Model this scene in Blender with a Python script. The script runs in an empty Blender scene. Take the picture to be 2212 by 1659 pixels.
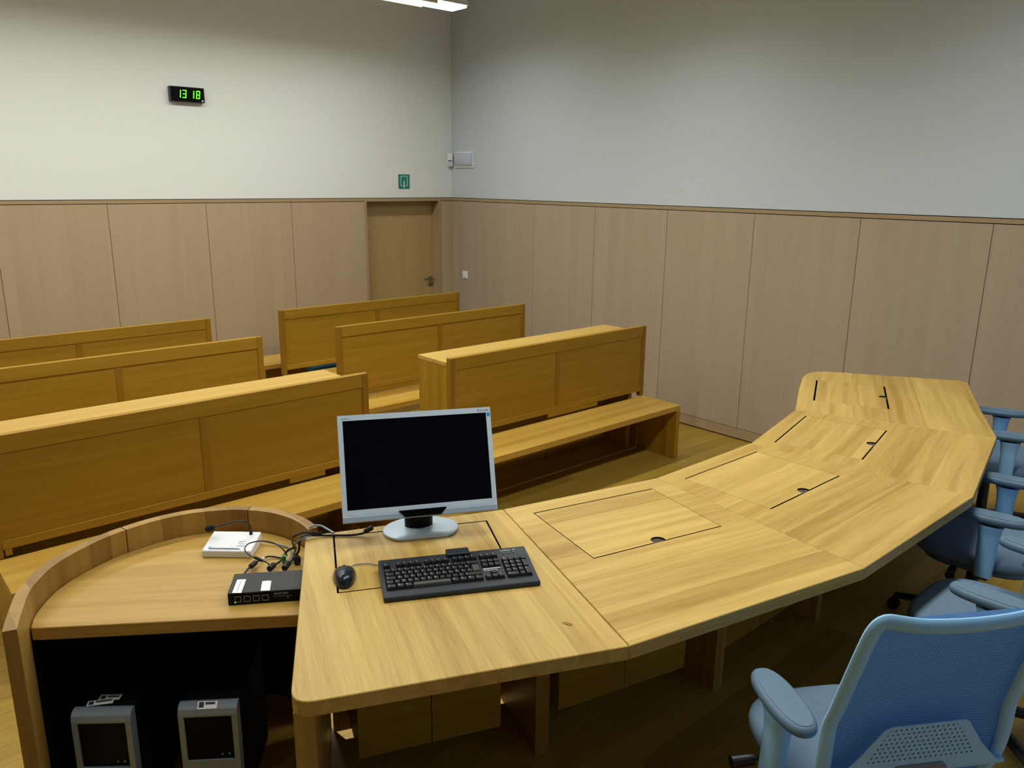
import bpy, bmesh, math, random
from mathutils import Matrix, Vector

random.seed(7)
SC = bpy.context.scene
COL = SC.collection
pi = math.pi

# ------------------------------------------------------------------ camera
CAM_H = 2.25
YAW, PITCH, ROLL = 0.72614831, 0.25041007, 0.01130905
fw = Vector((math.sin(YAW) * math.cos(PITCH), math.cos(YAW) * math.cos(PITCH), -math.sin(PITCH)))
rt = Vector((math.cos(YAW), -math.sin(YAW), 0))
up = rt.cross(fw)
r2 = rt * math.cos(ROLL) + up * math.sin(ROLL)
u2 = -rt * math.sin(ROLL) + up * math.cos(ROLL)
cam_data = bpy.data.cameras.new('camera')
cam_data.sensor_fit = 'HORIZONTAL'
cam_data.sensor_width = 36.0
cam_data.lens = 1717.914 / 2212 * 36.0
cam_data.clip_start = 0.05
cam = bpy.data.objects.new('camera', cam_data)
COL.objects.link(cam)
cam.matrix_world = Matrix(((r2.x, u2.x, -fw.x, 0), (r2.y, u2.y, -fw.y, 0), (r2.z, u2.z, -fw.z, CAM_H), (0, 0, 0, 1)))
SC.camera = cam

# ------------------------------------------------------------------ light and exposure
SC.view_settings.view_transform = 'Standard'
SC.view_settings.look = 'None'
SC.view_settings.gamma = 1.0
SC.view_settings.exposure = 0.0
SC.view_settings.use_curve_mapping = False
LAMP_POWER = 12.4               # watts per metre of pendant luminaire
LAMP_SPREAD = 154.0
LAMP_GLOW = 4.0
LAMP_COLOR = (0.95, 1.0, 0.96)
SKY_STRENGTH = 0.85
SKY_COLOR = (0.36, 0.64, 1.0)
SC.cycles.max_bounces = 6
SC.cycles.diffuse_bounces = 3
world = bpy.data.worlds.new('world')
SC.world = world
world.use_nodes = True
bg = world.node_tree.nodes['Background']
bg.inputs[0].default_value = (*SKY_COLOR, 1)
bg.inputs[1].default_value = SKY_STRENGTH

# ------------------------------------------------------------------ materials
def lin(c):
    return tuple((x / 255 / 12.92) if x / 255 <= 0.04045 else ((x / 255 + 0.055) / 1.055) ** 2.4 for x in c)

MATS = {}
def plain(name, rgb, rough=0.5, metal=0.0, noise=0.0, nscale=60, emit=None, estr=0.0, spec=0.5, bump=0.0):
    if name in MATS: return MATS[name]
    m = bpy.data.materials.new(name); m.use_nodes = True
    nt = m.node_tree; N = nt.nodes; L = nt.links
    b = N['Principled BSDF']
    c = lin(rgb)
    b.inputs['Base Color'].default_value = (*c, 1)
    b.inputs['Roughness'].default_value = rough
    b.inputs['Metallic'].default_value = metal
    b.inputs['Specular IOR Level'].default_value = spec
    if noise or bump:
        tc = N.new('ShaderNodeTexCoord'); nz = N.new('ShaderNodeTexNoise')
        nz.inputs['Scale'].default_value = nscale; nz.inputs['Detail'].default_value = 3
        L.new(tc.outputs['Object'], nz.inputs['Vector'])
        if noise:
            mx = N.new('ShaderNodeMix'); mx.data_type = 'RGBA'
            mx.inputs[6].default_value = (*[x * (1 - noise) for x in c], 1)
            mx.inputs[7].default_value = (*[min(1, x * (1 + noise)) for x in c], 1)
            L.new(nz.outputs[0], mx.inputs[0]); L.new(mx.outputs[2], b.inputs['Base Color'])
        if bump:
            bp = N.new('ShaderNodeBump'); bp.inputs['Strength'].default_value = bump; bp.inputs['Distance'].default_value = 0.002
            L.new(nz.outputs[0], bp.inputs['Height']); L.new(bp.outputs[0], b.inputs['Normal'])
    if emit:
        b.inputs['Emission Color'].default_value = (*lin(emit), 1)
        b.inputs['Emission Strength'].default_value = estr
    MATS[name] = m
    return m

def wood(name, light, dark, grain='X', plank='Y', pw=0.09, plen=0.0, tone=0.5, grainamt=0.7, rough=0.42, gs=1.0, joint=0.0, spec=0.35):
    """oak: boards of width pw along the plank axis, fibres along the grain axis"""
    if name in MATS: return MATS[name]
    m = bpy.data.materials.new(name); m.use_nodes = True
    nt = m.node_tree; N = nt.nodes; L = nt.links
    b = N['Principled BSDF']
    tc = N.new('ShaderNodeTexCoord'); sp = N.new('ShaderNodeSeparateXYZ')
    L.new(tc.outputs['Object'], sp.inputs[0])
    oi = N.new('ShaderNodeObjectInfo')
    def math_(op, a, bb=None, cc=None):
        n = N.new('ShaderNodeMath'); n.operation = op
        for i, v in enumerate((a, bb, cc)):
            if v is None: continue
            if isinstance(v, (int, float)): n.inputs[i].default_value = v
            else: L.new(v, n.inputs[i])
        return n.outputs[0]
    g = sp.outputs[grain]; p = sp.outputs[plank]
    o = sp.outputs[[a for a in 'XYZ' if a not in (grain, plank)][0]]
    rnd = math_('MULTIPLY', oi.outputs['Random'], 37.0)
    pidx_f = math_('ADD', math_('DIVIDE', p, pw), rnd)
    pidx = math_('FLOOR', pidx_f)
    wn = N.new('ShaderNodeTexWhiteNoise'); wn.noise_dimensions = '2D'
    cb = N.new('ShaderNodeCombineXYZ')
    L.new(pidx, cb.inputs[0])
    if plen:
        wn1 = N.new('ShaderNodeTexWhiteNoise'); wn1.noise_dimensions = '1D'
        L.new(pidx, wn1.inputs['W'])
        sidx_f = math_('ADD', math_('DIVIDE', g, plen), math_('MULTIPLY', wn1.outputs['Value'], 5.0))
        L.new(math_('FLOOR', sidx_f), cb.inputs[1])
    L.new(cb.outputs[0], wn.inputs['Vector'])
    t = wn.outputs['Value']
    off = math_('MULTIPLY', t, 31.0)
    v1 = N.new('ShaderNodeCombineXYZ')
    L.new(math_('ADD', math_('MULTIPLY', g, 1.3 * gs), off), v1.inputs[0])
    L.new(math_('ADD', math_('MULTIPLY', p, 30.0 * gs), rnd), v1.inputs[1])
    L.new(math_('MULTIPLY', o, 30.0 * gs), v1.inputs[2])
    n1 = N.new('ShaderNodeTexNoise'); n1.inputs['Scale'].default_value = 1.0; n1.inputs['Detail'].default_value = 5
    n1.inputs['Distortion'].default_value = 0.4
    L.new(v1.outputs[0], n1.inputs['Vector'])
    v2 = N.new('ShaderNodeCombineXYZ')
    L.new(math_('ADD', math_('MULTIPLY', g, 9.0), off), v2.inputs[0])
    L.new(math_('MULTIPLY', p, 260.0), v2.inputs[1]); L.new(math_('MULTIPLY', o, 260.0), v2.inputs[2])
    n2 = N.new('ShaderNodeTexNoise'); n2.inputs['Scale'].default_value = 1.0; n2.inputs['Detail'].default_value = 2
    L.new(v2.outputs[0], n2.inputs['Vector'])
    f = math_('ADD', math_('MULTIPLY', math_('SUBTRACT', t, 0.5), tone),
              math_('ADD', math_('MULTIPLY', math_('SUBTRACT', n1.outputs[0], 0.5), 2.0 * grainamt),
                    math_('MULTIPLY', math_('SUBTRACT', n2.outputs[0], 0.5), 1.1 * grainamt)))
    f = math_('ADD', f, 0.5)
    mx = N.new('ShaderNodeMix'); mx.data_type = 'RGBA'; mx.clamp_factor = True
    mx.inputs[6].default_value = (*lin(dark), 1); mx.inputs[7].default_value = (*lin(light), 1)
    L.new(f, mx.inputs[0])
    col = mx.outputs[2]
    if joint:
        fr = math_('FRACT', pidx_f)
        e = math_('MINIMUM', fr, math_('SUBTRACT', 1.0, fr))
        jl = math_('LESS_THAN', e, joint / pw)
        if plen:
            fr2 = math_('FRACT', sidx_f)
            e2 = math_('MINIMUM', fr2, math_('SUBTRACT', 1.0, fr2))
            jl = math_('MAXIMUM', jl, math_('LESS_THAN', e2, joint / plen))
        m2 = N.new('ShaderNodeMix'); m2.data_type = 'RGBA'
        m2.inputs[7].default_value = (*[x * 0.45 for x in lin(dark)], 1)
        L.new(math_('MULTIPLY', jl, 0.8), m2.inputs[0]); L.new(col, m2.inputs[6])
        col = m2.outputs[2]
    L.new(col, b.inputs['Base Color'])
    b.inputs['Roughness'].default_value = rough
    b.inputs['Specular IOR Level'].default_value = spec
    bp = N.new('ShaderNodeBump'); bp.inputs['Strength'].default_value = 0.08; bp.inputs['Distance'].default_value = 0.001
    L.new(n2.outputs[0], bp.inputs['Height']); L.new(bp.outputs[0], b.inputs['Normal'])
    MATS[name] = m
    return m

TABLE_L, TABLE_D = (212, 178, 100), (160, 122, 50)
BENCH_L, BENCH_D = (176, 136, 40), (142, 104, 18)  # same oak as the table; steep light on upright faces darkened into the colour
W_table_x = wood('oak_table_long', TABLE_L, TABLE_D, 'X', 'Y', 0.085, tone=0.42, grainamt=0.6)
W_table_y = wood('oak_table_cross', TABLE_L, TABLE_D, 'Y', 'X', 0.085, tone=0.42, grainamt=0.6)
W_gable = wood('oak_upright', (186, 146, 74), (140, 102, 40), 'Z', 'X', 0.085, tone=0.5, grainamt=0.5)
W_bench_x = wood('oak_bench', BENCH_L, BENCH_D, 'X', 'Z', 0.3, tone=0.25, grainamt=0.5)
W_bench_seat = wood('oak_bench_seat', (200, 162, 76), (168, 126, 44), 'X', 'Y', 0.065, tone=0.6, grainamt=0.4)
W_bench_top = wood('oak_bench_top', (206, 170, 90), (178, 138, 58), 'X', 'Y', 0.075, tone=0.5, grainamt=0.4)
W_bench_z = wood('oak_bench_upright', BENCH_L, BENCH_D, 'Z', 'Y', 0.06, tone=0.6, grainamt=0.5)
W_bench_m = wood('oak_bench_muntin', (160, 118, 30), (130, 92, 14), 'Z', 'X', 0.2, tone=0.2, grainamt=0.5)
W_panel_b = wood('oak_wall_back', (190, 166, 134), (172, 148, 116), 'Z', 'X', 0.11, tone=0.22, grainamt=0.3, rough=0.55, gs=0.6)
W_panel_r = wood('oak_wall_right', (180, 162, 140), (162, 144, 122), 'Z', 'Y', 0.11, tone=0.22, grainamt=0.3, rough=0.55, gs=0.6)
W_trim_b = wood('oak_trim_back', (176, 150, 112), (158, 132, 96), 'X', 'Z', 0.2, tone=0.3, grainamt=0.4, rough=0.55)
W_trim_r = wood('oak_trim_right', (172, 150, 116), (154, 132, 98), 'Y', 'Z', 0.2, tone=0.3, grainamt=0.4, rough=0.55)
W_door = wood('oak_door', (184, 158, 108), (166, 140, 92), 'Z', 'X', 0.14, tone=0.4, grainamt=0.35, rough=0.5, gs=0.6)
W_floor = wood('oak_parquet', (186, 152, 66), (146, 114, 40), 'X', 'Y', 0.12, plen=1.3, tone=0.6, grainamt=0.45, rough=0.38, joint=0.0012)
W_rim = wood('oak_curved_panel', (174, 134, 64), (124, 86, 30), 'Z', 'X', 0.07, tone=0.8, grainamt=0.4)

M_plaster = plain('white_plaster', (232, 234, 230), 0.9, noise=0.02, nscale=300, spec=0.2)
M_plaster_dim = plain('white_plaster_right_dim', (198, 207, 214), 0.9, noise=0.02, nscale=300, spec=0.2)  # same white paint; the right wall's dimmer, cooler light is put into the colour
M_ceiling = plain('ceiling_paint', (205, 205, 200), 0.9, spec=0.2)
M_dark = plain('shadow_gap_black', (10, 10, 10), 0.9, spec=0.1)
M_black = plain('black_plastic', (16, 17, 20), 0.45)
M_blackgloss = plain('black_gloss', (4, 4, 6), 0.3, spec=0.12)
M_rubber = plain('black_rubber', (10, 10, 12), 0.6)
M_grom = plain('grey_brush_grommet', (70, 62, 48), 0.8, noise=0.3, nscale=400)
M_silver = plain('silver_plastic', (206, 222, 238), 0.38, metal=0.1)
M_silver2 = plain('silver_plastic_dark', (164, 182, 200), 0.4, metal=0.1)
M_white = plain('white_plastic', (232, 234, 236), 0.45)
M_paper = plain('white_paper', (238, 240, 242), 0.8)
M_steel = plain('brushed_steel', (150, 145, 132), 0.3, metal=0.9)
M_cable = plain('black_cable', (14, 15, 18), 0.4)
M_cableg = plain('grey_cable', (120, 132, 140), 0.5)
M_green = plain('green_clip', (20, 120, 50), 0.5)
M_ink = plain('grey_ink', (70, 80, 95), 0.6)
M_inkw = plain('white_ink', (215, 220, 224), 0.6)
M_inkb = plain('dark_blue_ink', (40, 48, 80), 0.6)
M_copper = plain('copper_wire', (150, 90, 50), 0.35, metal=0.8)
M_lampwhite = plain('lamp_housing', (205, 205, 198), 0.5)
M_lamp = plain('lamp_diffuser', (255, 255, 255), 0.5, emit=(255, 250, 236), estr=LAMP_GLOW)
M_signgreen = plain('sign_green', (28, 128, 112), 0.5)
M_led = plain('green_led', (20, 60, 10), 0.5, emit=(90, 255, 20), estr=2.2)
M_ledg = plain('small_led', (120, 160, 120), 0.5)
M_kbd = plain('keyboard_case', (26, 32, 42), 0.5, noise=0.06, nscale=500)
M_key = plain('keycap', (14, 15, 18), 0.5)
M_keyg = plain('keycap_light', (62, 64, 58), 0.5)
M_mouse = plain('mouse_shell', (18, 28, 40), 0.22)
M_kvm = plain('powder_coat_black', (30, 32, 34), 0.6, noise=0.1, nscale=600)
M_pad = plain('chair_pad_grey_blue', (92, 118, 140), 0.6, noise=0.04, nscale=300)
M_seat = plain('chair_seat_fabric', (112, 134, 156), 0.85, noise=0.08, nscale=400, spec=0.2)
M_frame = plain('chair_frame_pale_blue', (158, 212, 255), 0.4)
M_chairdark = plain('chair_base_black', (22, 24, 28), 0.4)
M_teal = plain('teal_bag', (8, 62, 84), 0.7)
M_pcsilver = plain('pc_silver', (150, 165, 178), 0.35, metal=0.45)
M_pcblack = plain('pc_black', (8, 8, 9), 0.7, spec=0.15)

def mesh_mat():
    m = bpy.data.materials.new('chair_mesh'); m.use_nodes = True
    N = m.node_tree.nodes; L = m.node_tree.links; b = N['Principled BSDF']
    tc = N.new('ShaderNodeTexCoord'); mp = N.new('ShaderNodeMapping')
    mp.inputs['Rotation'].default_value = (0, 0.6, 0)
    L.new(tc.outputs['Object'], mp.inputs[0])
    w = N.new('ShaderNodeTexWave'); w.inputs['Scale'].default_value = 55; w.inputs['Distortion'].default_value = 1.5
    w.wave_type = 'BANDS'; w.bands_direction = 'X'
    w2 = N.new('ShaderNodeTexWave'); w2.inputs['Scale'].default_value = 40; w2.bands_direction = 'Z'; w2.inputs['Distortion'].default_value = 2
    L.new(mp.outputs[0], w.inputs[0]); L.new(tc.outputs['Object'], w2.inputs[0])
    mu = N.new('ShaderNodeMath'); mu.operation = 'MULTIPLY'
    L.new(w.outputs['Fac'], mu.inputs[0]); L.new(w2.outputs['Fac'], mu.inputs[1])
    mx = N.new('ShaderNodeMix'); mx.data_type = 'RGBA'
    mx.inputs[6].default_value = (*lin((72, 114, 168)), 1); mx.inputs[7].default_value = (*lin((108, 152, 204)), 1)
    L.new(mu.outputs[0], mx.inputs[0]); L.new(mx.outputs[2], b.inputs['Base Color'])
    b.inputs['Roughness'].default_value = 0.8; b.inputs['Specular IOR Level'].default_value = 0.2
    tl = N.new('ShaderNodeBsdfTranslucent'); ms = N.new('ShaderNodeMixShader'); ms.inputs[0].default_value = 0.2
    L.new(mx.outputs[2], tl.inputs[0]); L.new(b.outputs[0], ms.inputs[1]); L.new(tl.outputs[0], ms.inputs[2])
    L.new(ms.outputs[0], N['Material Output'].inputs[0])
    return m
M_mesh = mesh_mat()

def perforated():
    m = bpy.data.materials.new('perforated_plate'); m.use_nodes = True
    N = m.node_tree.nodes; L = m.node_tree.links; b = N['Principled BSDF']
    b.inputs['Base Color'].default_value = (*lin((168, 214, 255)), 1); b.inputs['Roughness'].default_value = 0.45
    tc = N.new('ShaderNodeTexCoord'); sp = N.new('ShaderNodeSeparateXYZ'); L.new(tc.outputs['Object'], sp.inputs[0])
    def mt(op, a, c=None):
        n = N.new('ShaderNodeMath'); n.operation = op
        for i, v in enumerate((a, c)):
            if v is None: continue
            if isinstance(v, (int, float)): n.inputs[i].default_value = v
            else: L.new(v, n.inputs[i])
        return n.outputs[0]
    pz = 0.0115
    row = mt('FLOOR', mt('DIVIDE', sp.outputs[2], pz))
    sh = mt('MULTIPLY', mt('MODULO', row, 2.0), 0.5)
    fx = mt('SUBTRACT', mt('FRACT', mt('ADD', mt('DIVIDE', sp.outputs[0], 0.0135), sh)), 0.5)
    fz = mt('SUBTRACT', mt('FRACT', mt('DIVIDE', sp.outputs[2], pz)), 0.5)
    r = mt('SQRT', mt('ADD', mt('MULTIPLY', fx, fx), mt('MULTIPLY', fz, fz)))
    hole = mt('LESS_THAN', r, 0.2)
    z = sp.outputs[2]; ax = mt('ABSOLUTE', sp.outputs[0])
    inz = mt('MULTIPLY', mt('LESS_THAN', z, 0.675), mt('GREATER_THAN', z, 0.585))
    lim = mt('ADD', 0.085, mt('MULTIPLY', mt('SUBTRACT', 0.675, z), 0.72))
    hole = mt('MULTIPLY', hole, mt('MULTIPLY', inz, mt('LESS_THAN', ax, lim)))
    tr = N.new('ShaderNodeBsdfTransparent'); ms = N.new('ShaderNodeMixShader')
    L.new(hole, ms.inputs[0]); L.new(b.outputs[0], ms.inputs[1]); L.new(tr.outputs[0], ms.inputs[2])
    L.new(ms.outputs[0], N['Material Output'].inputs[0])
    return m
M_perf = perforated()

def glass_mat(name, tint=(0.9, 0.95, 1.0), fac=0.9):
    m = bpy.data.materials.new(name); m.use_nodes = True
    N = m.node_tree.nodes; L = m.node_tree.links
    tr = N.new('ShaderNodeBsdfTransparent'); tr.inputs[0].default_value = (*tint, 1)
    gl = N.new('ShaderNodeBsdfGlossy'); gl.inputs['Roughness'].default_value = 0.05
    ms = N.new('ShaderNodeMixShader'); ms.inputs[0].default_value = 1 - fac
    L.new(tr.outputs[0], ms.inputs[1]); L.new(gl.outputs[0], ms.inputs[2]); L.new(ms.outputs[0], N['Material Output'].inputs[0])
    return m
M_glass = glass_mat('window_glass')

# ------------------------------------------------------------------ geometry helpers
def B(): return bmesh.new()

def box(bm, x0, x1, y0, y1, z0, z1):
    v = [bm.verts.new(p) for p in ((x0, y0, z0), (x1, y0, z0), (x1, y1, z0), (x0, y1, z0), (x0, y0, z1), (x1, y0, z1), (x1, y1, z1), (x0, y1, z1))]
    for f in ((0, 3, 2, 1), (4, 5, 6, 7), (0, 1, 5, 4), (1, 2, 6, 5), (2, 3, 7, 6), (3, 0, 4, 7)):
        bm.faces.new([v[i] for i in f])
    return bm

def prism(bm, pts, z0, z1):
    a = [bm.verts.new((p[0], p[1], z0)) for p in pts]; b = [bm.verts.new((p[0], p[1], z1)) for p in pts]
    n = len(pts)
    bm.faces.new(a[::-1]); bm.faces.new(b)
    for i in range(n):
        bm.faces.new((a[i], a[(i + 1) % n], b[(i + 1) % n], b[i]))
    return bm

def prism_y(bm, pts, y0, y1):
    """outline in x,z pulled along y"""
    a = [bm.verts.new((p[0], y0, p[1])) for p in pts]; b = [bm.verts.new((p[0], y1, p[1])) for p in pts]
    n = len(pts)
    bm.faces.new(a); bm.faces.new(b[::-1])
    for i in range(n):
        bm.faces.new((a[i], b[i], b[(i + 1) % n], a[(i + 1) % n]))
    return bm

def frames(pts, closed):
    n = len(pts); T = []
    for i in range(n):
        if closed: d = pts[(i + 1) % n] - pts[i - 1]
        else: d = pts[min(i + 1, n - 1)] - pts[max(i - 1, 0)]
        T.append(d.normalized())
    return T

def tube(bm, pts, r, seg=8, closed=False, ref=(0, 0, 1), rx=None):
    """round or flattened (rx) tube along a polyline; r may be a list"""
    pts = [Vector(p) for p in pts]; T = frames(pts, closed); n = len(pts)
    rings = []
    ref = Vector(ref)
    prev = None
    for i, (p, t) in enumerate(zip(pts, T)):
        a = ref if prev is None else prev
        u = a - t * a.dot(t)
        if u.length < 1e-4: u = Vector((1, 0, 0)) - t * t.x
        u.normalize(); w = t.cross(u)
        if rx is None: prev = u
        ri = r[i] if isinstance(r, (list, tuple)) else r
        rw = ri if rx is None else rx
        rings.append([bm.verts.new(p + u * ri * math.cos(2 * pi * k / seg) + w * rw * math.sin(2 * pi * k / seg)) for k in range(seg)])
    m = n if closed else n - 1
    for i in range(m):
        A, C = rings[i], rings[(i + 1) % n]
        for k in range(seg):
            bm.faces.new((A[k], A[(k + 1) % seg], C[(k + 1) % seg], C[k]))
    if not closed:
        bm.faces.new(rings[0][::-1]); bm.faces.new(rings[-1])
    return bm

def spline(pts, sub=8, closed=False):
    pts = [Vector(p) for p in pts]; n = len(pts); out = []
    rng = range(n if closed else n - 1)
    for i in rng:
        if closed: p0, p1, p2, p3 = pts[i - 1], pts[i], pts[(i + 1) % n], pts[(i + 2) % n]
        else: p0, p1, p2, p3 = pts[max(i - 1, 0)], pts[i], pts[i + 1], pts[min(i + 2, n - 1)]
        for k in range(sub):
            t = k / sub
            out.append(0.5 * ((2 * p1) + (p2 - p0) * t + (2 * p0 - 5 * p1 + 4 * p2 - p3) * t * t + (3 * p1 - p0 - 3 * p2 + p3) * t ** 3))
    if not closed: out.append(pts[-1])
    return out

def cyl(bm, p0, p1, r0, r1=None, seg=20):
    r1 = r0 if r1 is None else r1
    return tube(bm, [p0, p1], [r0, r1], seg, ref=(0, 0, 1) if abs((Vector(p1) - Vector(p0)).normalized().z) < 0.9 else (1, 0, 0))

def lathe(bm, prof, seg=24, c=(0, 0, 0)):
    rings = []
    for r, z in prof:
        rings.append([bm.verts.new((c[0] + r * math.cos(2 * pi * k / seg), c[1] + r * math.sin(2 * pi * k / seg), c[2] + z)) for k in range(seg)])
    for A, C in zip(rings, rings[1:]):
        for k in range(seg): bm.faces.new((A[k], A[(k + 1) % seg], C[(k + 1) % seg], C[k]))
    bm.faces.new(rings[0][::-1]); bm.faces.new(rings[-1])
    return bm

def superpad(bm, cx, cy, z0, z1, a, b, n=3.0, rnd=0.012, seg=40, crown=0.0, taper=0.0):
    """cushion with a superellipse outline and rounded rim; taper narrows the +y end"""
    def ring(s, z):
        out = []
        for k in range(seg):
            t = 2 * pi * k / seg; c, d = math.cos(t), math.sin(t)
            x = math.copysign(abs(c) ** (2 / n), c) * (a - s); y = math.copysign(abs(d) ** (2 / n), d) * (b - s)
            x *= 1 - taper * (y / b)
            out.append(bm.verts.new((cx + x, cy + y, z)))
        return out
    rings = []
    h = z1 - z0; r = min(rnd, h / 2)
    for q in range(5):
        t = pi / 2 * q / 4; rings.append(ring(r * (1 - math.sin(t)), z0 + r * (1 - math.cos(t))))
    for q in range(5):
        t = pi / 2 * q / 4; rings.append(ring(r * (1 - math.cos(t)), z1 - r * (1 - math.sin(t))))
    for f in (0.75, 0.5, 0.25):
        s = min(a, b) * (1 - f); rings.append(ring(s, z1 + crown * (1 - f * f)))
    for A, C in zip(rings, rings[1:]):
        for k in range(seg): bm.faces.new((A[k], A[(k + 1) % seg], C[(k + 1) % seg], C[k]))
    bm.faces.new(rings[0][::-1]); bm.faces.new(rings[-1])
    return bm

def bevel(bm, w, seg=2, ang=30):
    bmesh.ops.recalc_face_normals(bm, faces=bm.faces)
    es = [e for e in bm.edges if len(e.link_faces) == 2 and e.calc_face_angle(0) > math.radians(ang)]
    bmesh.ops.bevel(bm, geom=es, offset=w, segments=seg, profile=0.5, affect='EDGES', clamp_overlap=True)
    return bm

WM = {}
def link(name, data, parent, M, mats, world=False):
    o = bpy.data.objects.new(name, data); COL.objects.link(o)
    M = Matrix.Identity(4) if M is None else M
    if parent is not None:
        o.parent = parent
        W = M if world else WM[parent.name] @ M
        loc = WM[parent.name].inverted() @ W
    else:
        W = M; loc = M
    o.matrix_basis = loc
    WM[o.name] = W
    if data is not None and mats:
        for m in (mats if isinstance(mats, (list, tuple)) else [mats]): data.materials.append(m)
    return o

def obj(name, bm, mat, parent=None, M=None, smooth=False, world=False, fix=True):
    if fix: bmesh.ops.recalc_face_normals(bm, faces=bm.faces)
    me = bpy.data.meshes.new(name); bm.to_mesh(me); bm.free()
    if smooth:
        for p in me.polygons: p.use_smooth = True
        try: me.set_sharp_from_angle(angle=math.radians(40))
        except Exception: pass
    return link(name, me, parent, M, mat, world)

def tag(o, label=None, cat=None, group=None, kind=None):
    if label: o['label'] = label
    if cat: o['category'] = cat
    if group: o['group'] = group
    if kind: o['kind'] = kind
    return o

def thing(name, label, cat, M, group=None):
    o = link(name, None, None, M, [])
    o.empty_display_size = 0.1
    return tag(o, label, cat, group)

def at(x, y, z, yaw=0.0): return Matrix.Translation((x, y, z)) @ Matrix.Rotation(yaw, 4, 'Z')

def struct(name, bm, mat, parent=None, M=None):
    o = obj(name, bm, mat, parent, M)
    if parent is None: o['kind'] = 'structure'
    return o

def dup(root, M, label):
    r = root.copy(); COL.objects.link(r); r.matrix_basis = M; r['label'] = label; WM[r.name] = M
    for ch in list(root.children):
        c = ch.copy(); COL.objects.link(c); c.parent = r
        for g in list(ch.children):
            d = g.copy(); COL.objects.link(d); d.parent = c
    return r

def text_bm(s, size, align='LEFT', depth=0.0, shear=0.0):
    cu = bpy.data.curves.new('lettering', 'FONT'); cu.body = s; cu.size = size; cu.align_x = align; cu.extrude = depth; cu.shear = shear
    cu.resolution_u = 3
    o = bpy.data.objects.new('lettering', cu)
    me = bpy.data.meshes.new_from_object(o)
    bm = B(); bm.from_mesh(me)
    bpy.data.objects.remove(o); bpy.data.meshes.remove(me); bpy.data.curves.remove(cu)
    return bm

def text(name, s, size, mat, parent, M, align='LEFT', shear=0.0, depth=0.0, world=False):
    return obj(name, text_bm(s, size, align, depth, shear), mat, parent, M, fix=False, world=world)

# ------------------------------------------------------------------ room
XR, YB = 6.0885, 8.009          # right wall and back wall planes
XL, YF, ZC = -2.6, -2.8, 4.3
DAIS = 0.35
ZT = 1.093                       # judges' table top
GAP = 0.006
b = B(); box(b, XL - .1, XR + .3, YF - .3, YB + .6, -0.12, 0.0)
struct('floor', b, W_floor)
b = B(); box(b, XL - .1, XR + .3, YF - .3, YB + .4, ZC, ZC + .1)
struct('ceiling', b, M_ceiling)

DX0, DX1 = 4.879, 5.886          # door niche
# plaster above the panelling, backing behind it
b = B(); box(b, XL, XR + .2, YB, YB + .25, 2.043, ZC); wb = struct('wall_back', b, M_plaster)
b = B(); box(b, XR, XR + .2, YF, YB, 2.043, ZC); wr = struct('wall_right', b, M_plaster_dim)
b = B()
box(b, XL, DX0 - .03, YB + .03, YB + .25, 0, 2.043); box(b, DX1 + .03, XR + .2, YB + .03, YB + .25, 0, 2.043)
box(b, DX0 - .03, DX1 + .03, YB + .19, YB + .25, 0, 2.043)
obj('panel_backing', b, M_dark, wb)
b = B(); box(b, XR + .03, XR + .2, YF, YB + .2, 0, 2.043); obj('panel_backing', b, M_dark, wr)
# back wall panels
left_seams = [XL, -1.466, -0.562, 0.342, 1.246, 2.150, 3.054, 3.959, 4.852 + .004]
b = B()
for x in left_seams[1:-1]: box(b, x - .0021, x + .0021, YB + .0012, YB + .006, .105, 2.0)
box(b, XL, DX0 - .03, YB + .0012, YB + .006, 2.0, 2.006); box(b, DX1 + .031, XR, YB + .0012, YB + .006, 2.0, 2.006)
box(b, DX1 + .031, 5.921, YB + .0012, YB + .006, .105, 2.0)
box(b, XL, XR, YB + .0012, YB + .006, 2.037, 2.0428); box(b, XL, DX0 - .03, YB + .0012, YB + .006, .101, .105)
obj('shadow_joint', b, M_dark, wb)
for x0, x1 in zip(left_seams, left_seams[1:]):
    b = B(); box(b, x0 + .002, x1 - .002, YB, YB + .02, 0.105, 2.000); obj('wood_panel', b, W_panel_b, wb)
b = B(); box(b, 5.921, XR - .001, YB, YB + .02, 0.105, 2.000); obj('wood_panel', b, W_panel_b, wb)
right_seams = [YF, -0.77, 0.135, 1.040, 1.953, 2.872, 3.788, 4.705, 5.617, 6.524, 7.440, YB]
b = B()
for y in right_seams[1:-1]:
    g = .0006 if y == 7.440 else .0021
    box(b, XR + .0012, XR + .006, y - g, y + g, .105, 2.0)
box(b, XR + .0012, XR + .006, YF, YB, 2.0, 2.006); box(b, XR + .0012, XR + .006, YF, YB, 2.037, 2.0428); box(b, XR + .0012, XR + .006, YF, YB, .101, .105)
obj('shadow_joint', b, M_dark, wr)
for y0, y1 in zip(right_seams, right_seams[1:]):
    g = 0.0005 if abs(y1 - 7.440) < .001 or abs(y0 - 7.440) < .001 else 0.002
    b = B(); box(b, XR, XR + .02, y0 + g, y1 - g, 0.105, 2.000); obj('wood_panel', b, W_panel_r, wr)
b = B(); box(b, XL, XR, YB, YB + .022, 2.006, 2.037); struct('trim_1', b, W_trim_b)
b = B(); box(b, XR, XR + .022, YF, YB, 2.006, 2.037); struct('trim_2', b, W_trim_r)
b = B(); box(b, XL, DX0 - .03, YB, YB + .02, 0.012, 0.101); box(b, DX1 + .03, XR, YB, YB + .02, 0.012, 0.101); struct('baseboard_back', b, W_trim_b)
b = B(); box(b, XR, XR + .02, YF, YB, 0.012, 0.101); struct('baseboard_right', b, W_trim_r)
b = B(); box(b, XL - .1, XL, YF, YB + .2, 2.043, ZC); wl = struct('wall_left', b, M_plaster)
b = B(); box(b, XL - .1, XL, YF, YB + .2, 0, 2.043); obj('wood_panel', b, W_panel_r, wl)
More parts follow.
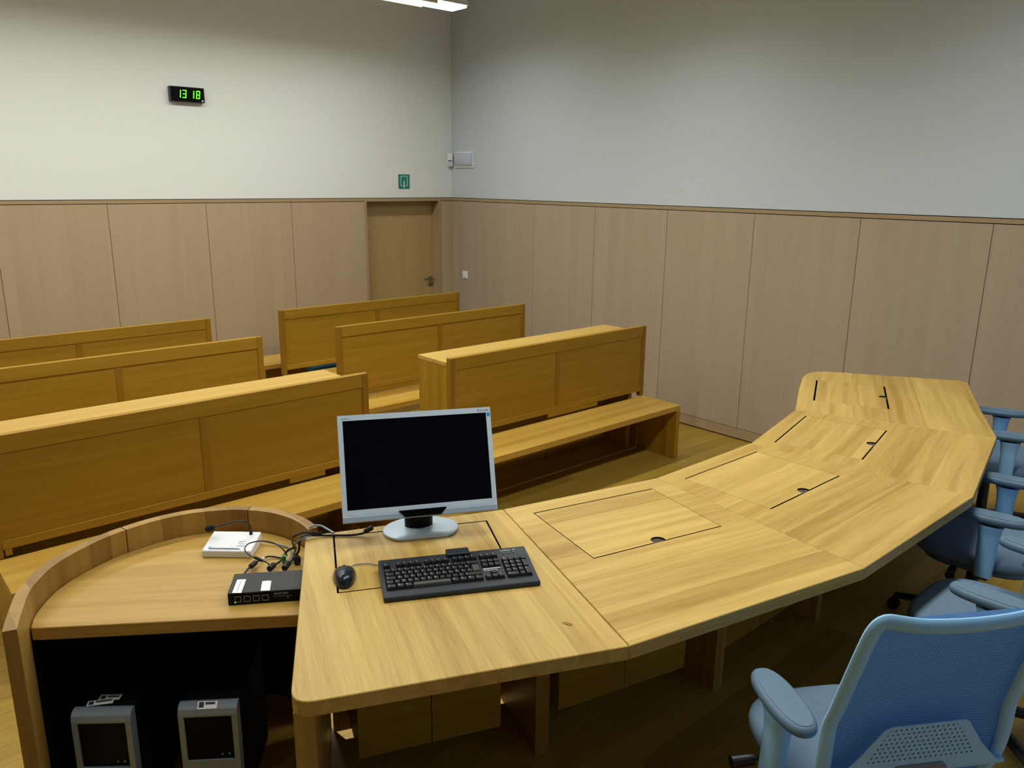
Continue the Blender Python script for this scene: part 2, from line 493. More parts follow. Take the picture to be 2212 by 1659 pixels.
# wall behind the photographer with a row of daylight windows
WX0, WX1, WZ0, WZ1 = 1.4, 5.9, 0.9, 3.7
b = B()
box(b, XL, WX0, YF - .2, YF, 0, ZC); box(b, WX1, XR + .2, YF - .2, YF, 0, ZC)
box(b, WX0, WX1, YF - .2, YF, 0, WZ0); box(b, WX0, WX1, YF - .2, YF, WZ1, ZC)
struct('wall_front', b, M_plaster)
win = link('window_1', None, None, at(0, YF - .1, 0), []); win['kind'] = 'structure'
b = B(); w3 = (WX1 - WX0) / 3
for k in range(4): box(b, WX0 + k * w3 - .03, WX0 + k * w3 + .03, -.03, .03, WZ0, WZ1)
box(b, WX0, WX1, -.031, .031, WZ0, WZ0 + .06); box(b, WX0, WX1, -.031, .031, WZ1 - .06, WZ1)
obj('window_frame', b, M_lampwhite, win)
for k in range(3):
    b = B(); box(b, WX0 + k * w3 + .03, WX0 + (k + 1) * w3 - .03, -.004, .004, WZ0 + .06, WZ1 - .06); obj('pane', b, M_glass, win)

# door niche
dr = link('door_1', None, None, at((DX0 + DX1) / 2, YB, 0), []); dr['kind'] = 'structure'
hw = (DX1 - DX0) / 2
REC = 0.145
b = B()
box(b, -hw - .027, -hw, 0, REC + .045, 0, 2.006); box(b, hw, hw + .031, 0, REC + .045, 0, 2.006)
box(b, -hw, hw, 0.0, REC + .045, 2.002, 2.006)
obj('door_frame', b, W_trim_b, dr)
b = B(); box(b, -hw + .003, hw - .003, REC, REC + .045, 0.006, 1.996); leaf = obj('door_leaf', b, W_door, dr)
hx = 5.845 - (DX0 + DX1) / 2
b = B(); cyl(b, (hx, REC, 1.058), (hx, REC - .012, 1.058), .026); cyl(b, (hx, REC - .01, 1.058), (hx, REC - .055, 1.058), .010)
tube(b, [(hx, REC - .05, 1.058), (hx - .03, REC - .052, 1.058), (hx - .115, REC - .05, 1.056)], .011, 10)
obj('door_handle', b, M_steel, leaf, smooth=True)
b = B(); cyl(b, (hx + .003, REC, .984), (hx + .003, REC - .014, .984), .027); cyl(b, (hx + .003, REC - .012, .984), (hx + .003, REC - .02, .984), .012)
obj('lock_rosette', b, M_steel, leaf, smooth=True)

# raised platform behind the judges' table
rim_outer_pts = [(0.236, 2.262), (0.262, 2.345), (0.305, 2.466), (0.349, 2.540), (0.402, 2.607), (0.484, 2.670), (0.599, 2.728), (0.700, 2.752), (0.801, 2.759), (0.912, 2.740), (1.033, 2.677), (1.099, 2.611), (1.143, 2.542), (1.170, 2.463), (1.180, 2.390), (1.176, 2.318)]
rim_outer = [Vector((p[0], p[1])) for p in spline([(x, y, 0) for x, y in rim_outer_pts], 6)]
def offset(poly, d):
    out = []
    for i, p in enumerate(poly):
        t = (poly[min(i + 1, len(poly) - 1)] - poly[max(i - 1, 0)]).normalized()
        out.append(p + Vector((t.y, -t.x)) * d)
    return out
RT = 0.034
rim_inner = offset(rim_outer, RT)
b = B()
dais_pts = [(XR - .002, YF + .002), (XR - .002, 1.75), (4.95, 1.95), (4.45, 2.27), (3.80, 1.93), (3.13, 1.775), (2.442, 1.77), (1.764, 1.93), (1.16, 2.16)]
dais_pts += [(p.x, p.y) for p in offset(rim_outer, RT + .004)[::-1][4:]] + [(0.262, YF + .002)]
prism(b, dais_pts, 0.002, DAIS)
struct('floor_platform', b, W_floor)

# ------------------------------------------------------------------ wall fittings
# digital clock
CW, CH, CD = 0.318, 0.134, 0.062
Mck = at(2.945, YB - CD, 3.0)
ck = thing('wall_clock', 'black digital wall clock with green numerals on the white wall', 'clock', Mck)
b = B(); box(b, -CW / 2, CW / 2, 0.004, CD - .0005, -CH / 2, CH / 2); bevel(b, .004); obj('clock_case', b, plain('clock_case', (20, 26, 44), .35), ck)
b = B(); box(b, -CW / 2 + .006, CW / 2 - .006, 0.0, .0045, -CH / 2 + .006, CH / 2 - .006); obj('clock_face', b, M_blackgloss, ck)
def digit(segs, cx):
    w, h, t = .036, .072, .0080
    R = {'a': (-w / 2, w / 2, h / 2 - t, h / 2), 'd': (-w / 2, w / 2, -h / 2, -h / 2 + t), 'g': (-w / 2 + .003, w / 2 - .003, -t / 2, t / 2),
         'b': (w / 2 - t, w / 2, .001, h / 2 - .002), 'c': (w / 2 - t, w / 2, -h / 2 + .002, -.001), 'f': (-w / 2, -w / 2 + t, .001, h / 2 - .002), 'e': (-w / 2, -w / 2 + t, -h / 2 + .002, -.001)}
    b = B()
    for s in segs: x0, x1, z0, z1 = R[s]; box(b, x0, x1, -.0012, .0002, z0, z1)
    for v in b.verts: v.co.x += v.co.z * 0.12
    o = obj('digit', b, M_led, ck, Matrix.Translation((cx, 0, .002)))
for s, fx in (('bc', .245), ('abgcd', .405), ('bc', .632), ('abcdefg', .805)):
    digit(s, -CW / 2 + CW * fx)
b = B(); box(b, .128, .143, -.001, .0002, -.058, -.044); obj('maker_label', b, M_inkw, ck)

# exit pictogram
Ms = at(5.391, YB - .003, 2.224)
sg = thing('exit_sign', 'green square exit pictogram on the white wall above the door', 'sign', Ms)
b = B(); box(b, -.078, .078, 0, .0025, -.082, .082); obj('sign_plate', b, M_signgreen, sg)
b = B(); t = .0075
for q in ((-.05, -.05 + t, -.045, .058), (.05 - t, .05, -.045, .058), (-.05 + .006, .05 - .006, .056, .056 + t), (-.044, -.018, -.049, -.049 + t), (.018, .044, -.049, -.049 + t)):
    box(b, q[0], q[1], -.001, .0004, q[2], q[3])
prism_y(b, [(-.008, .006), (-.008, -.055), (-.012, -.055), (0, -.072), (.012, -.055), (.008, -.055), (.008, .006)], -.001, .0004)
obj('pictogram', b, M_inkw, sg)

# emergency light on the right wall
Me = Matrix.Translation((XR, 7.742, 2.484)) @ Matrix.Rotation(-pi / 2, 4, 'Z')
em = thing('emergency_light', 'white bulkhead emergency light high on the right wall near the corner', 'light', Me)
b = B(); box(b, -.175, .175, -.02, -.0005, -.092, .092); bevel(b, .004); obj('back_plate', b, M_white, em)
b = B()
prof = [(-.019, -.078), (-.036, -.066), (-.052, -.028), (-.054, .02), (-.042, .060), (-.019, .078)]
prism_y(b, [(q[0], q[1]) for q in prof], -.168, .150)
for v in b.verts: v.co = Vector((-v.co.y, v.co.x, v.co.z))
bevel(b, .004)
obj('lamp_cover', b, plain('clear_ribbed_cover', (190, 200, 214), .25), em, smooth=True)
# motion sensor in the corner
Mq = Matrix.Translation((XR - .046, YB - .034, 2.484)) @ Matrix.Rotation(-pi / 4, 4, 'Z')
se = thing('motion_sensor', 'small white motion sensor box fixed in the corner beside the emergency light', 'sensor', Mq)
b = B(); box(b, -.032, .032, -.024, .018, -.075, .075); bevel(b, .006); obj('sensor_body', b, M_white, se)
b = B(); box(b, -.022, .022, -.027, -.022, -.018, -.004); obj('sensor_window', b, plain('sensor_blue', (60, 90, 140), .3), se)
b = B(); box(b, -.022, .022, -.030, -.022, -.062, -.024); bevel(b, .003); obj('sensor_lens', b, plain('sensor_lens', (196, 200, 204), .4), se)
# wall switch
Mw = Matrix.Translation((XR, 7.741, 1.119)) @ Matrix.Rotation(-pi / 2, 4, 'Z')
sw = thing('wall_switch', 'small white switch on the right wood panelling near the door', 'switch', Mw)
b = B(); box(b, -.046, .046, -.011, -.0005, -.046, .046); bevel(b, .003); obj('switch_plate', b, M_white, sw)
b = B(); box(b, -.032, .032, -.0135, -.0105, -.03, .034); bevel(b, .001); obj('rocker', b, M_white, sw)
b = B(); box(b, -.022, .022, -.0115, -.0105, -.038, -.033); obj('indicator', b, M_ink, sw)

# ------------------------------------------------------------------ ceiling luminaires
def luminaire(x0, x1, y, label, spread=None):
    M = at((x0 + x1) / 2, y, 3.84); L2 = (x1 - x0) / 2
    t = thing('pendant_luminaire', label, 'lamp', M, 'pendant luminaires')
    b = B(); prism_y(b, [(-.05, .075), (-.13, .03), (-.13, 0), (.13, 0), (.13, .03), (.05, .075)], -L2, L2)
    for v in b.verts: v.co = Vector((v.co.y, v.co.x, v.co.z))
    obj('lamp_housing', b, M_lampwhite, t)
    b = B(); box(b, -L2 + .01, L2 - .01, -.115, .115, -.022, -.0005); bevel(b, .006); obj('diffuser', b, M_lamp, t)
    for sy in (-1, 1):
        b = B(); box(b, -L2 + .36, L2 - .36, sy * .124 - .005, sy * .124 + .005, -.030, -.0005); obj('side_skirt', b, plain('lamp_skirt_beige', (206, 200, 176), .5), t)
    la = bpy.data.lights.new('lamp_light', 'AREA'); la.shape = 'RECTANGLE'; la.size = 2 * L2 - .06; la.size_y = .21
    la.energy = LAMP_POWER * 2 * L2; la.color = LAMP_COLOR; la.spread = math.radians(spread or LAMP_SPREAD)
    link('lamp_light', la, t, Matrix.Translation((0, 0, -.026)), [])
    lu = bpy.data.lights.new('added_uplight', 'AREA'); lu.shape = 'RECTANGLE'; lu.size = 2 * L2 - .1; lu.size_y = .08  # unseen upward light, added to brighten the upper walls
    lu.energy = LAMP_POWER * 2 * L2 * .14; lu.color = LAMP_COLOR
    link('added_uplight', lu, t, Matrix.Translation((0, 0, .078)) @ Matrix.Rotation(pi, 4, 'X'), [])
    for sx in (-L2 + .4, L2 - .4):
        b = B(); cyl(b, (sx, 0, .07), (sx, 0, ZC - 3.84 - .0005), .004, seg=8); obj('suspension_rod', b, M_steel, t)
luminaire(-1.2, 5.06, 6.5, 'long white pendant luminaire nearest the back wall, its end just in view', 166)
luminaire(-1.2, 5.06, 4.2, 'long white pendant luminaire over the first benches, out of view')
luminaire(0.3, 5.06, 1.4, 'long white pendant luminaire over the curved table, out of view')

# ------------------------------------------------------------------ public benches
def bench(x, yb, label, blocks, with_box=False, W=2.08, boxx=(0.0, 1.98)):
    M = at(x, yb - .40, 0)
    t = thing('courtroom_bench', label, 'bench', M, 'oak benches for the public')
    T = .045
    b = B(); box(b, 0, W, 0, .398, .464 - T, .464); bevel(b, .0025); obj('seat', b, W_bench_seat, t)
    for x0 in (0, W - T):
        b = B(); box(b, x0, x0 + T, .001, .77 if (with_box and x0 > 0) else .4425, 0, .464 - T - .0005); bevel(b, .002); obj('side_panel', b, W_bench_z, t)
    y0, y1 = .40, .442
    b = B()
    b.free()
    for x0 in (0, W - .042):
        b = B(); box(b, x0, x0 + .042, y0, y1, .4645, 1.074); bevel(b, .003); obj('stile', b, W_bench_m, t)
    b = B(); box(b, .0425, W - .0425, y0 + .001, y1, .985, 1.074); bevel(b, .003); obj('top_rail', b, W_bench_x, t)
    b = B(); box(b, .0425, W - .0425, y0 + .001, y1, .508, .552); bevel(b, .003); obj('bottom_rail', b, W_bench_x, t)
    b = B(); box(b, 1.02, 1.062, y0 + .004, y1, .5525, .9845); bevel(b, .002); obj('muntin', b, W_bench_m, t)
    for xa, xb in ((.0425, 1.0195), (1.0625, W - .0425)):
        b = B(); box(b, xa, xb, y0 + .009, y1 - .009, .5525, .9845); obj('back_panel', b, W_bench_x, t)
    for xa, xb in blocks:
        b = B(); box(b, xa, xb, y0 + .003, y1, .475, .5075); bevel(b, .002); obj('spacer_block', b, W_bench_x, t)
    if with_box:
        xa, xb = boxx
        b = B(); box(b, xa, xb, y1 + .001, y1 + .338, 1.012, 1.042); bevel(b, .003); obj('desk_top', b, W_bench_top, t)
        b = B(); box(b, xa + .002, xa + .04, y1 + .001, y1 + .33, 0, 1.0115); obj('desk_side', b, W_bench_z, t)
        b = B(); box(b, xb - .04, xb - .002, y1 + .001, y1 + .33, 0, 1.0115); obj('desk_side', b, W_bench_z, t)
        b = B(); box(b, xa + .041, xb - .041, y1 + .30, y1 + .325, .001, 1.0115); obj('desk_back', b, W_bench_x, t)
    return t
bench(.456, 4.214, 'front left oak bench with a boxed shelf behind its back, behind the curved desk', [(.05, .08), (1.52, 1.755)], True)
bench(3.178, 4.214, 'front right oak bench with a boxed shelf behind its back and visible leg panel', [(.945, 1.50)], True)
bench(.456, 5.738, 'middle left oak bench, second row, behind the front left bench', [(.05, 2.03)])
bench(3.178, 5.738, 'middle right oak bench, second row, between the front and rear right benches', [(.05, 1.9)])
bench(.462, 6.772, 'rear left oak bench, last row, nearest the panelled wall on the left', [(.5, 1.9)])
bench(3.19, 6.805, 'rear right oak bench, last row, in front of the door', [(.60, 1.8)])
# backless bench at the wall
t = thing('low_bench', 'low backless oak bench at the back wall, seen between the rear benches', 'bench', at(3.19, 7.29, 0))
b = B(); box(b, 0, 1.5, 0, .43, .419, .464); bevel(b, .0025); obj('seat', b, W_bench_seat, t)
for x0 in (0.0, 1.455):
    b = B(); box(b, x0, x0 + .045, .002, .428, 0, .4185); obj('side_panel', b, W_bench_z, t)
b = B(); box(b, .046, 1.454, .12, .14, .001, .4185); obj('front_board', b, W_bench_x, t)
t = thing('bag', 'dark teal bag on the floor behind the rear right bench, seen through its slot', 'bag', at(3.71, 7.02, 0))
b = B(); superpad(b, 0, 0, 0.0, .47, .15, .09, 3.2, .03); obj('bag_body', b, M_teal, t, smooth=True)
b = B(); tube(b, spline([(-.07, .02, .468), (-.06, .04, .482), (0, .05, .486), (.06, .04, .482), (.07, .02, .468)], 5), .008); obj('handle', b, M_teal, t, smooth=True)

# ------------------------------------------------------------------ curved judges' table
def V2(p): return Vector((p[0], p[1]))
def table(name_label, yawv, org, corners, chains, lid, gaps, cross=False, gables=(), box_k=.33, boxrng=None):
    """corners: front-left, front-right, back-right, back-left (world); chains: extra points between corner i and i+1"""
    M = at(org[0], org[1], DAIS, yawv); Mi = M.inverted()
    def lo(p):
        q = Mi @ Vector((p[0], p[1], 0)); return Vector((q.x, q.y))
    top = ZT - DAIS; TH = .040
    t = thing('curved_table_section', name_label, 'table', M, 'sections of the curved table')
    C = [lo(p) for p in corners]; CH_ = [[lo(p) for p in ch] for ch in chains]
    Ld = [lo(p) for p in lid]
    Wt = W_table_y if cross else W_table_x
    b = B()
    outer = []
    for i in range(4): outer.append(C[i]); outer += CH_[i]
    n = len(outer); e = .002
    cen = sum(outer, Vector((0, 0))) / n
    def ins(poly, d):
        out = []
        for i, p in enumerate(poly):
            a = (p - poly[i - 1]).normalized(); c = (poly[(i + 1) % len(poly)] - p).normalized()
            na = Vector((-a.y, a.x)); nc = Vector((-c.y, c.x)); m = (na + nc); m /= max(m.dot(m) / 2, .3)
            out.append(p + m * d)
        return out
    inn = ins(outer, e)
    vb = [b.verts.new((p.x, p.y, top - TH)) for p in outer]
    vm = [b.verts.new((p.x, p.y, top - e)) for p in outer]
    vt = [b.verts.new((p.x, p.y, top)) for p in inn]
    for A, Cc in ((vb, vm), (vm, vt)):
        for i in range(n): b.faces.new((A[i], A[(i + 1) % n], Cc[(i + 1) % n], Cc[i]))
    lt = [b.verts.new((p.x, p.y, top)) for p in Ld]; lb = [b.verts.new((p.x, p.y, top - TH)) for p in Ld]
    idx = 0; k0 = []
    for i in range(4):
        k0.append(idx); idx += 1 + len(CH_[i])
    for i in range(4):
        s = k0[i]; e2 = k0[(i + 1) % 4] if i < 3 else n
        ids = [j % n for j in range(s, e2 + 1)]
        b.faces.new([vt[j] for j in ids] + [lt[(i + 1) % 4], lt[i]])
        b.faces.new([vb[j] for j in ids][::-1] + [lb[i], lb[(i + 1) % 4]])
        b.faces.new((lt[i], lt[(i + 1) % 4], lb[(i + 1) % 4], lb[i]))
    obj('tabletop', b, Wt, t, fix=True)
    # dark tray under the lid
    b = B(); q = ins(Ld, .0004); zt, zb = top - .0015, top - .06
    o1 = [b.verts.new((p.x, p.y, zt)) for p in q]; o2 = [b.verts.new((p.x, p.y, zb)) for p in q]
    q2 = ins(Ld, .0010); i1 = [b.verts.new((p.x, p.y, zt)) for p in q2]; i2 = [b.verts.new((p.x, p.y, zb + .002)) for p in q2]
    for i in range(4):
        j = (i + 1) % 4
        b.faces.new((o1[i], o1[j], i1[j], i1[i])); b.faces.new((o1[i], o2[i], o2[j], o1[j])); b.faces.new((i1[i], i1[j], i2[j], i2[i]))
    b.faces.new(i2); b.faces.new(o2[::-1])
    obj('cable_tray', b, M_dark, t)
    # lid with a rounded notch in its front edge
    g0, g1, g2, g3 = gaps   # front, right, back, left
    f, r = (Ld[1] - Ld[0]).normalized(), (Ld[3] - Ld[0]).normalized()
    P = [Ld[0] + f * g3 + r * g0, Ld[1] - f * g1 + r * g0, Ld[2] - f * g1 - r * g2, Ld[3] + f * g3 - r * g2]
    pts = [P[0]]
    if not cross:
        mid = (P[0] + P[1]) / 2; R = .026; o = .008
        a0 = -math.asin(o / R)
        for k in range(13):
            a = pi - a0 - (pi - 2 * a0) * k / 12
            pts.append(mid + f * R * math.cos(a) + r * (o + R * math.sin(a)))
    pts += P[1:]
    b = B(); prism(b, [(p.x, p.y) for p in pts], top - .014, top - .0004)
    bmesh.ops.recalc_face_normals(b, faces=b.faces)
    for f_ in b.faces: f_.material_index = 1 if abs(f_.normal.z) < .5 else 0
    obj('cable_lid', b, [Wt, M_dark], t)
    if not cross:
        b = B(); c0 = mid + r * o
        prism(b, [(c0.x + .0255 * math.cos(2 * pi * k / 20), c0.y + .0255 * math.sin(2 * pi * k / 20)) for k in range(20)], top - .0595, top - .006)
        obj('grommet', b, M_grom, t)
    # gables and the cable box hanging under the top
    for (p, q) in gables:
        p, q = lo(p), lo(q); d = (q - p).normalized(); nrm = Vector((-d.y, d.x)) * .0245
        b = B(); prism(b, [tuple(p - nrm), tuple(q - nrm), tuple(q + nrm), tuple(p + nrm)], 0, top - TH - .0005)
        obj('leg_panel', b, W_gable, t)
    if boxrng:
        BL, BR = C[3], C[2]
        d = (BR - BL).normalized(); nn = Vector((d.y, -d.x))
        Lb = (BR - BL).length; s0, s1 = boxrng
        A = BL + d * s0; E = BR - d * s1; m_ = (A + E) / 2
        for u, v in ((A, m_ - d * .0015), (m_ + d * .0015, E)):
            b = B(); prism(b, [tuple(u + nn * box_k), tuple(v + nn * box_k), tuple(v + nn * .06), tuple(u + nn * .06)], .10, top - .0605)
            obj('cable_box', b, W_bench_x, t)
        A = BL + d * (.056 if cross else .002); E = BR - d * .004
        b = B(); prism(b, [tuple(A + nn * .045), tuple(E + nn * .045), tuple(E + nn * .022), tuple(A + nn * .022)], .0005, top - TH - .0005)
        obj('modesty_panel', b, W_gable, t)
    return t

S = [(1.439, 1.153), (2.328, 0.957), (3.225, 0.957), (4.112, 1.162)]     # front ends of the seams
K = [(1.764, 2.026), (2.442, 1.866), (3.130, 1.868), (3.806, 2.028)]     # back ends of the seams
def toward(a, b, d):
    a, b = V2(a), V2(b); u = (b - a).normalized() * d; return tuple(a + u)
def yawof(a, b): return math.atan2(b[1] - a[1], b[0] - a[0])
def gable(i, a=.047, l=.343):
    k, s = V2(K[i]), V2(S[i]); d = (s - k).normalized(); return (tuple(k + d * a), tuple(k + d * (a + l)))
FLc = (0.668, 1.498)
bl = (1.112, 2.281)
def arc(c, p0, p1, n=6):
    """quadratic corner between p0 and p1 with control c"""
    return [tuple(V2(p0) * (1 - t) ** 2 + V2(c) * 2 * t * (1 - t) + V2(p1) * t * t) for t in [k / n for k in range(n + 1)]]
lf = arc(FLc, toward(FLc, bl, .06), toward(FLc, S[0], .06))
e_ = .0015
def sh(p, q, s):  # shift a seam end sideways along the table
    return p
lid1 = [(1.001, 1.876), (1.476, 1.642), (1.656, 1.989), (1.181, 2.223)]
gl = V2(bl); gdir = (V2(FLc) - gl).normalized(); gn = Vector((-gdir.y, gdir.x)) * .028
table('first section of the curved oak table, carrying the monitor and keyboard', yawof((1.112, 2.281), K[0]), (1.25, 1.7),
      [lf[-1], (S[0][0] - e_, S[0][1]), (K[0][0] - e_, K[0][1]), bl], [[], [], [], lf[:-1]],
      lid1, (.006, .006, .006, .006), cross=True, gables=[(tuple(gl + gdir * .014 + gn), tuple(gl + gdir * .875 + gn)), gable(0)], boxrng=(.10, .12))
table('second section of the curved oak table, right of the keyboard', yawof(K[0], K[1]), (1.9, 1.45),
      [(S[0][0] + e_, S[0][1]), (S[1][0] - e_, S[1][1]), (K[1][0] - e_, K[1][1]), (K[0][0] + e_, K[0][1])], [[], [], [], []],
      [(1.727, 1.546), (2.249, 1.425), (2.340, 1.807), (1.824, 1.933)], (.006, .002, .006, .004), gables=[gable(1)], boxrng=(.05, .08))
table('third section of the curved oak table, the middle one of five', yawof(K[1], K[2]), (2.78, 1.4),
      [(S[1][0] + e_ * .6, S[1][1]), (S[2][0] - e_ * .6, S[2][1]), (K[2][0] - e_ * .6, K[2][1]), (K[1][0] + e_ * .6, K[1][1])], [[], [], [], []],
      [(2.517, 1.395), (3.044, 1.397), (3.049, 1.788), (2.524, 1.790)], (.007, .0015, .006, .002), gables=[gable(2)], boxrng=(.05, .08))
table('fourth section of the curved oak table, beside the end section', yawof(K[2], K[3]), (3.6, 1.5),
      [(S[2][0] + e_ * .6, S[2][1]), (S[3][0] - e_ * .6, S[3][1]), (K[3][0] - e_ * .6, K[3][1]), (K[2][0] + e_ * .6, K[2][1])], [[], [], [], []],
      [(3.311, 1.429), (3.819, 1.549), (3.744, 1.936), (3.228, 1.808)], (.007, .001, .007, .001), gables=[gable(3)], boxrng=(.05, .08))
endg = V2((5.08, 1.80)); endd = (V2((4.72, 2.33)) - endg).normalized()
table('last section of the curved oak table, rounded at its far end by the right wall', yawof(K[3], (4.486, 2.367)), (4.5, 1.85),
      [(S[3][0] + e_ * .6, S[3][1]), (5.19, 1.672), (4.60, 2.405), (K[3][0] + e_ * .6, K[3][1])],
      [[(4.719, 1.458), (5.150, 1.655)], [(5.197, 1.692), (5.190, 1.722), (4.790, 2.345), (4.748, 2.384), (4.700, 2.404), (4.650, 2.411)], [(4.555, 2.392), (4.486, 2.365), (4.229, 2.244)], []],
      [(4.209, 1.710), (4.682, 1.946), (4.509, 2.288), (4.053, 2.062)], (.010, .0006, .010, .0006), gables=[(tuple(endg), tuple(endg + endd * .5))], boxrng=(.05, .12))

# ------------------------------------------------------------------ curved low desk with its upright rim
dk = thing('curved_desk', 'low half-round oak desk with a curved upright rim, left of the monitor', 'desk', at(0.7, 2.35, DAIS))
def rim_piece(i0, i1):
    o = rim_outer[i0:i1 + 1]; inn = rim_inner[i0:i1 + 1]
    b = B(); prism(b, [(p.x, p.y) for p in o] + [(p.x, p.y) for p in inn[::-1]], 0.0, ZT)
    return b
n = len(rim_outer)
def nearest(p): return min(range(n), key=lambda i: (rim_outer[i] - V2(p)).length)
j1, j2 = nearest((.66, 2.75)), nearest((1.085, 2.63))
def cutpiece(i0, i1, g0, g1):
    o = [p.copy() for p in rim_outer[i0:i1 + 1]]
    if g0: o[0] = o[0] + (o[1] - o[0]).normalized() * .0018
    if g1: o[-1] = o[-1] + (o[-2] - o[-1]).normalized() * .0018
    inn = [p.copy() for p in rim_inner[i0:i1 + 1]]
    if g0: inn[0] = inn[0] + (inn[1] - inn[0]).normalized() * .0018
    if g1: inn[-1] = inn[-1] + (inn[-2] - inn[-1]).normalized() * .0018
    b = B(); prism(b, [tuple(p) for p in o] + [tuple(p) for p in inn[::-1]], 0.0005, ZT)
    obj('rim_panel', b, W_rim, dk, world=True)
cutpiece(0, j1, False, True); cutpiece(j1, j2, True, True); cutpiece(j2, n - 1, True, False)
dz1, dz0 = 1.012, 0.972
ri = offset(rim_outer, RT + .003)
tl = V2(FLc) + gdir * 0   # left edge of the table: from bl to FLc
edge = lambda y: FLc[0] + (bl[0] - FLc[0]) * (y - FLc[1]) / (bl[1] - FLc[1])
ia = next(i for i, p in enumerate(ri) if p.y > 2.375)
ib = next(i for i in range(n - 1, 0, -1) if ri[i].y > 2.33)
pts = [(.335, 2.378), (.318, 2.392)] + [tuple(p) for p in ri[ia + 2:ib + 1]]
pts += [(edge(2.262) - .003, 2.262), (edge(2.0) - .003, 2.0), (edge(1.965) - .003, 1.965)]
Mdt = at(0.62, 2.2, 0, -.58); b = B(); prism(b, pts, dz0, dz1); bevel(b, .002, 1); b.transform(Mdt.inverted())
obj('desktop', b, wood('oak_low_desk', (200, 162, 84), (154, 114, 44), 'X', 'Y', .085, tone=.45, grainamt=.55), dk, Mdt, world=True)
shade_o = offset(rim_outer, RT + .002)[9:ib - 2]; shade_i = offset(rim_outer, RT + .010)[9:ib - 2]
b = B(); prism(b, [tuple(p) for p in shade_o] + [tuple(p) for p in shade_i[::-1]], DAIS + .001, dz0 - .001); obj('under_desk_shade', b, M_dark, dk, world=True)  # added black sheet standing in for the shade under the desktop

# ------------------------------------------------------------------ things on the table
MY = -0.470                                  # monitor heading
tilt = 0.361
mc = Vector((1.409, 2.044, 1.346)); MW, MH = .505, .345
mt_ = thing('computer_monitor', 'silver flat computer monitor with a black screen on the curved table', 'monitor', at(1.432, 2.072, ZT, MY))
Mpan = Matrix.Translation(mc) @ Matrix.Rotation(MY, 4, 'Z') @ Matrix.Rotation(-tilt, 4, 'X')
# bezel: local x right, z up, front = -y
b = B()
sx0, sx1, sz0, sz1 = -MW / 2 + .0155, MW / 2 - .0155, -MH / 2 + .040, MH / 2 - .018
box(b, -MW / 2, sx0, -.004, .03, -MH / 2, MH / 2); box(b, sx1, MW / 2, -.004, .03, -MH / 2, MH / 2)
box(b, sx0, sx1, -.004, .03, sz1, MH / 2); box(b, sx0, sx1, -.004, .03, -MH / 2 + .022, sz0)
bmesh.ops.remove_doubles(b, verts=b.verts, dist=1e-5)
obj('bezel', b, M_silver, mt_, Mpan, world=True)
b = B(); prism_y(b, [(-MW / 2 + .0, -MH / 2), (MW / 2, -MH / 2), (MW / 2, -MH / 2 + .0215), (-MW / 2, -MH / 2 + .0215)], -.006, .028); bevel(b, .003)
obj('lower_bezel', b, M_silver2, mt_, Mpan, world=True)
b = B(); box(b, sx0, sx1, -.001, .012, sz0, sz1); obj('screen', b, plain('screen_glass', (3, 4, 14), .3, spec=.1), mt_, Mpan, world=True)
b = B(); box(b, -MW / 2 + .012, MW / 2 - .012, .03, .05, -MH / 2 + .02, MH / 2 - .012); bevel(b, .012); box(b, -.16, .16, .05, .068, -.10, .12)
obj('back_cover', b, M_silver2, mt_, Mpan, world=True)
b = B(); prism_y(b, [(-.075, -MH / 2 + .026), (.082, -MH / 2 + .026), (.062, -MH / 2 + .004), (-.055, -MH / 2 + .004)], -.0085, -.005)
obj('button_strip', b, M_blackgloss, mt_, Mpan, world=True)
RX = Matrix.Rotation(pi / 2, 4, 'X')
text('lettering', 'Priminfo', .0115, M_ink, mt_, Mpan @ Matrix.Translation((MW / 2 - .007, -.0045, MH / 2 - .0135)) @ RX, 'RIGHT', .2, world=True)
text('lettering', 'Brilliance', .006, M_ink, mt_, Mpan @ Matrix.Translation((-MW / 2 + .014, -.0045, MH / 2 - .013)) @ RX, world=True)
b = B(); box(b, MW / 2 - .0135, MW / 2 - .0025, -.0046, -.0038, MH / 2 - .030, MH / 2 - .019); obj('blue_sticker', b, plain('sticker_blue', (20, 150, 230), .4), mt_, Mpan, world=True)
b = B(); prism(b, [(.048 * math.cos(2 * pi * k / 20) * (1 if True else 1), .034 * math.sin(2 * pi * k / 20) + .0) for k in range(20)], .012, .105); bevel(b, .002, 1)
obj('neck', b, M_blackgloss, mt_, Matrix.Translation((-.005, .012, 0)), smooth=True)
b = B()
def baseout(s):
    a, d = .128 * s, .098 * s; out = []
    for k in range(48):
        tt = 2 * pi * k / 48; x, y = a * math.cos(tt), d * math.sin(tt)
        out.append((x, max(y, -.074 * s)))
    return out
r0 = baseout(1)
rings = [[b.verts.new((x, y, z)) for x, y in baseout(s)] for s, z in ((.985, 0.0005), (1, .004), (.99, .009), (.93, .0125), (.5, .016), (.25, .018))]
for A, Cc in zip(rings, rings[1:]):
    for k in range(48): b.faces.new((A[k], A[(k + 1) % 48], Cc[(k + 1) % 48], Cc[k]))
b.faces.new(rings[0][::-1]); b.faces.new(rings[-1])
obj('monitor_base', b, M_silver, mt_, smooth=True)

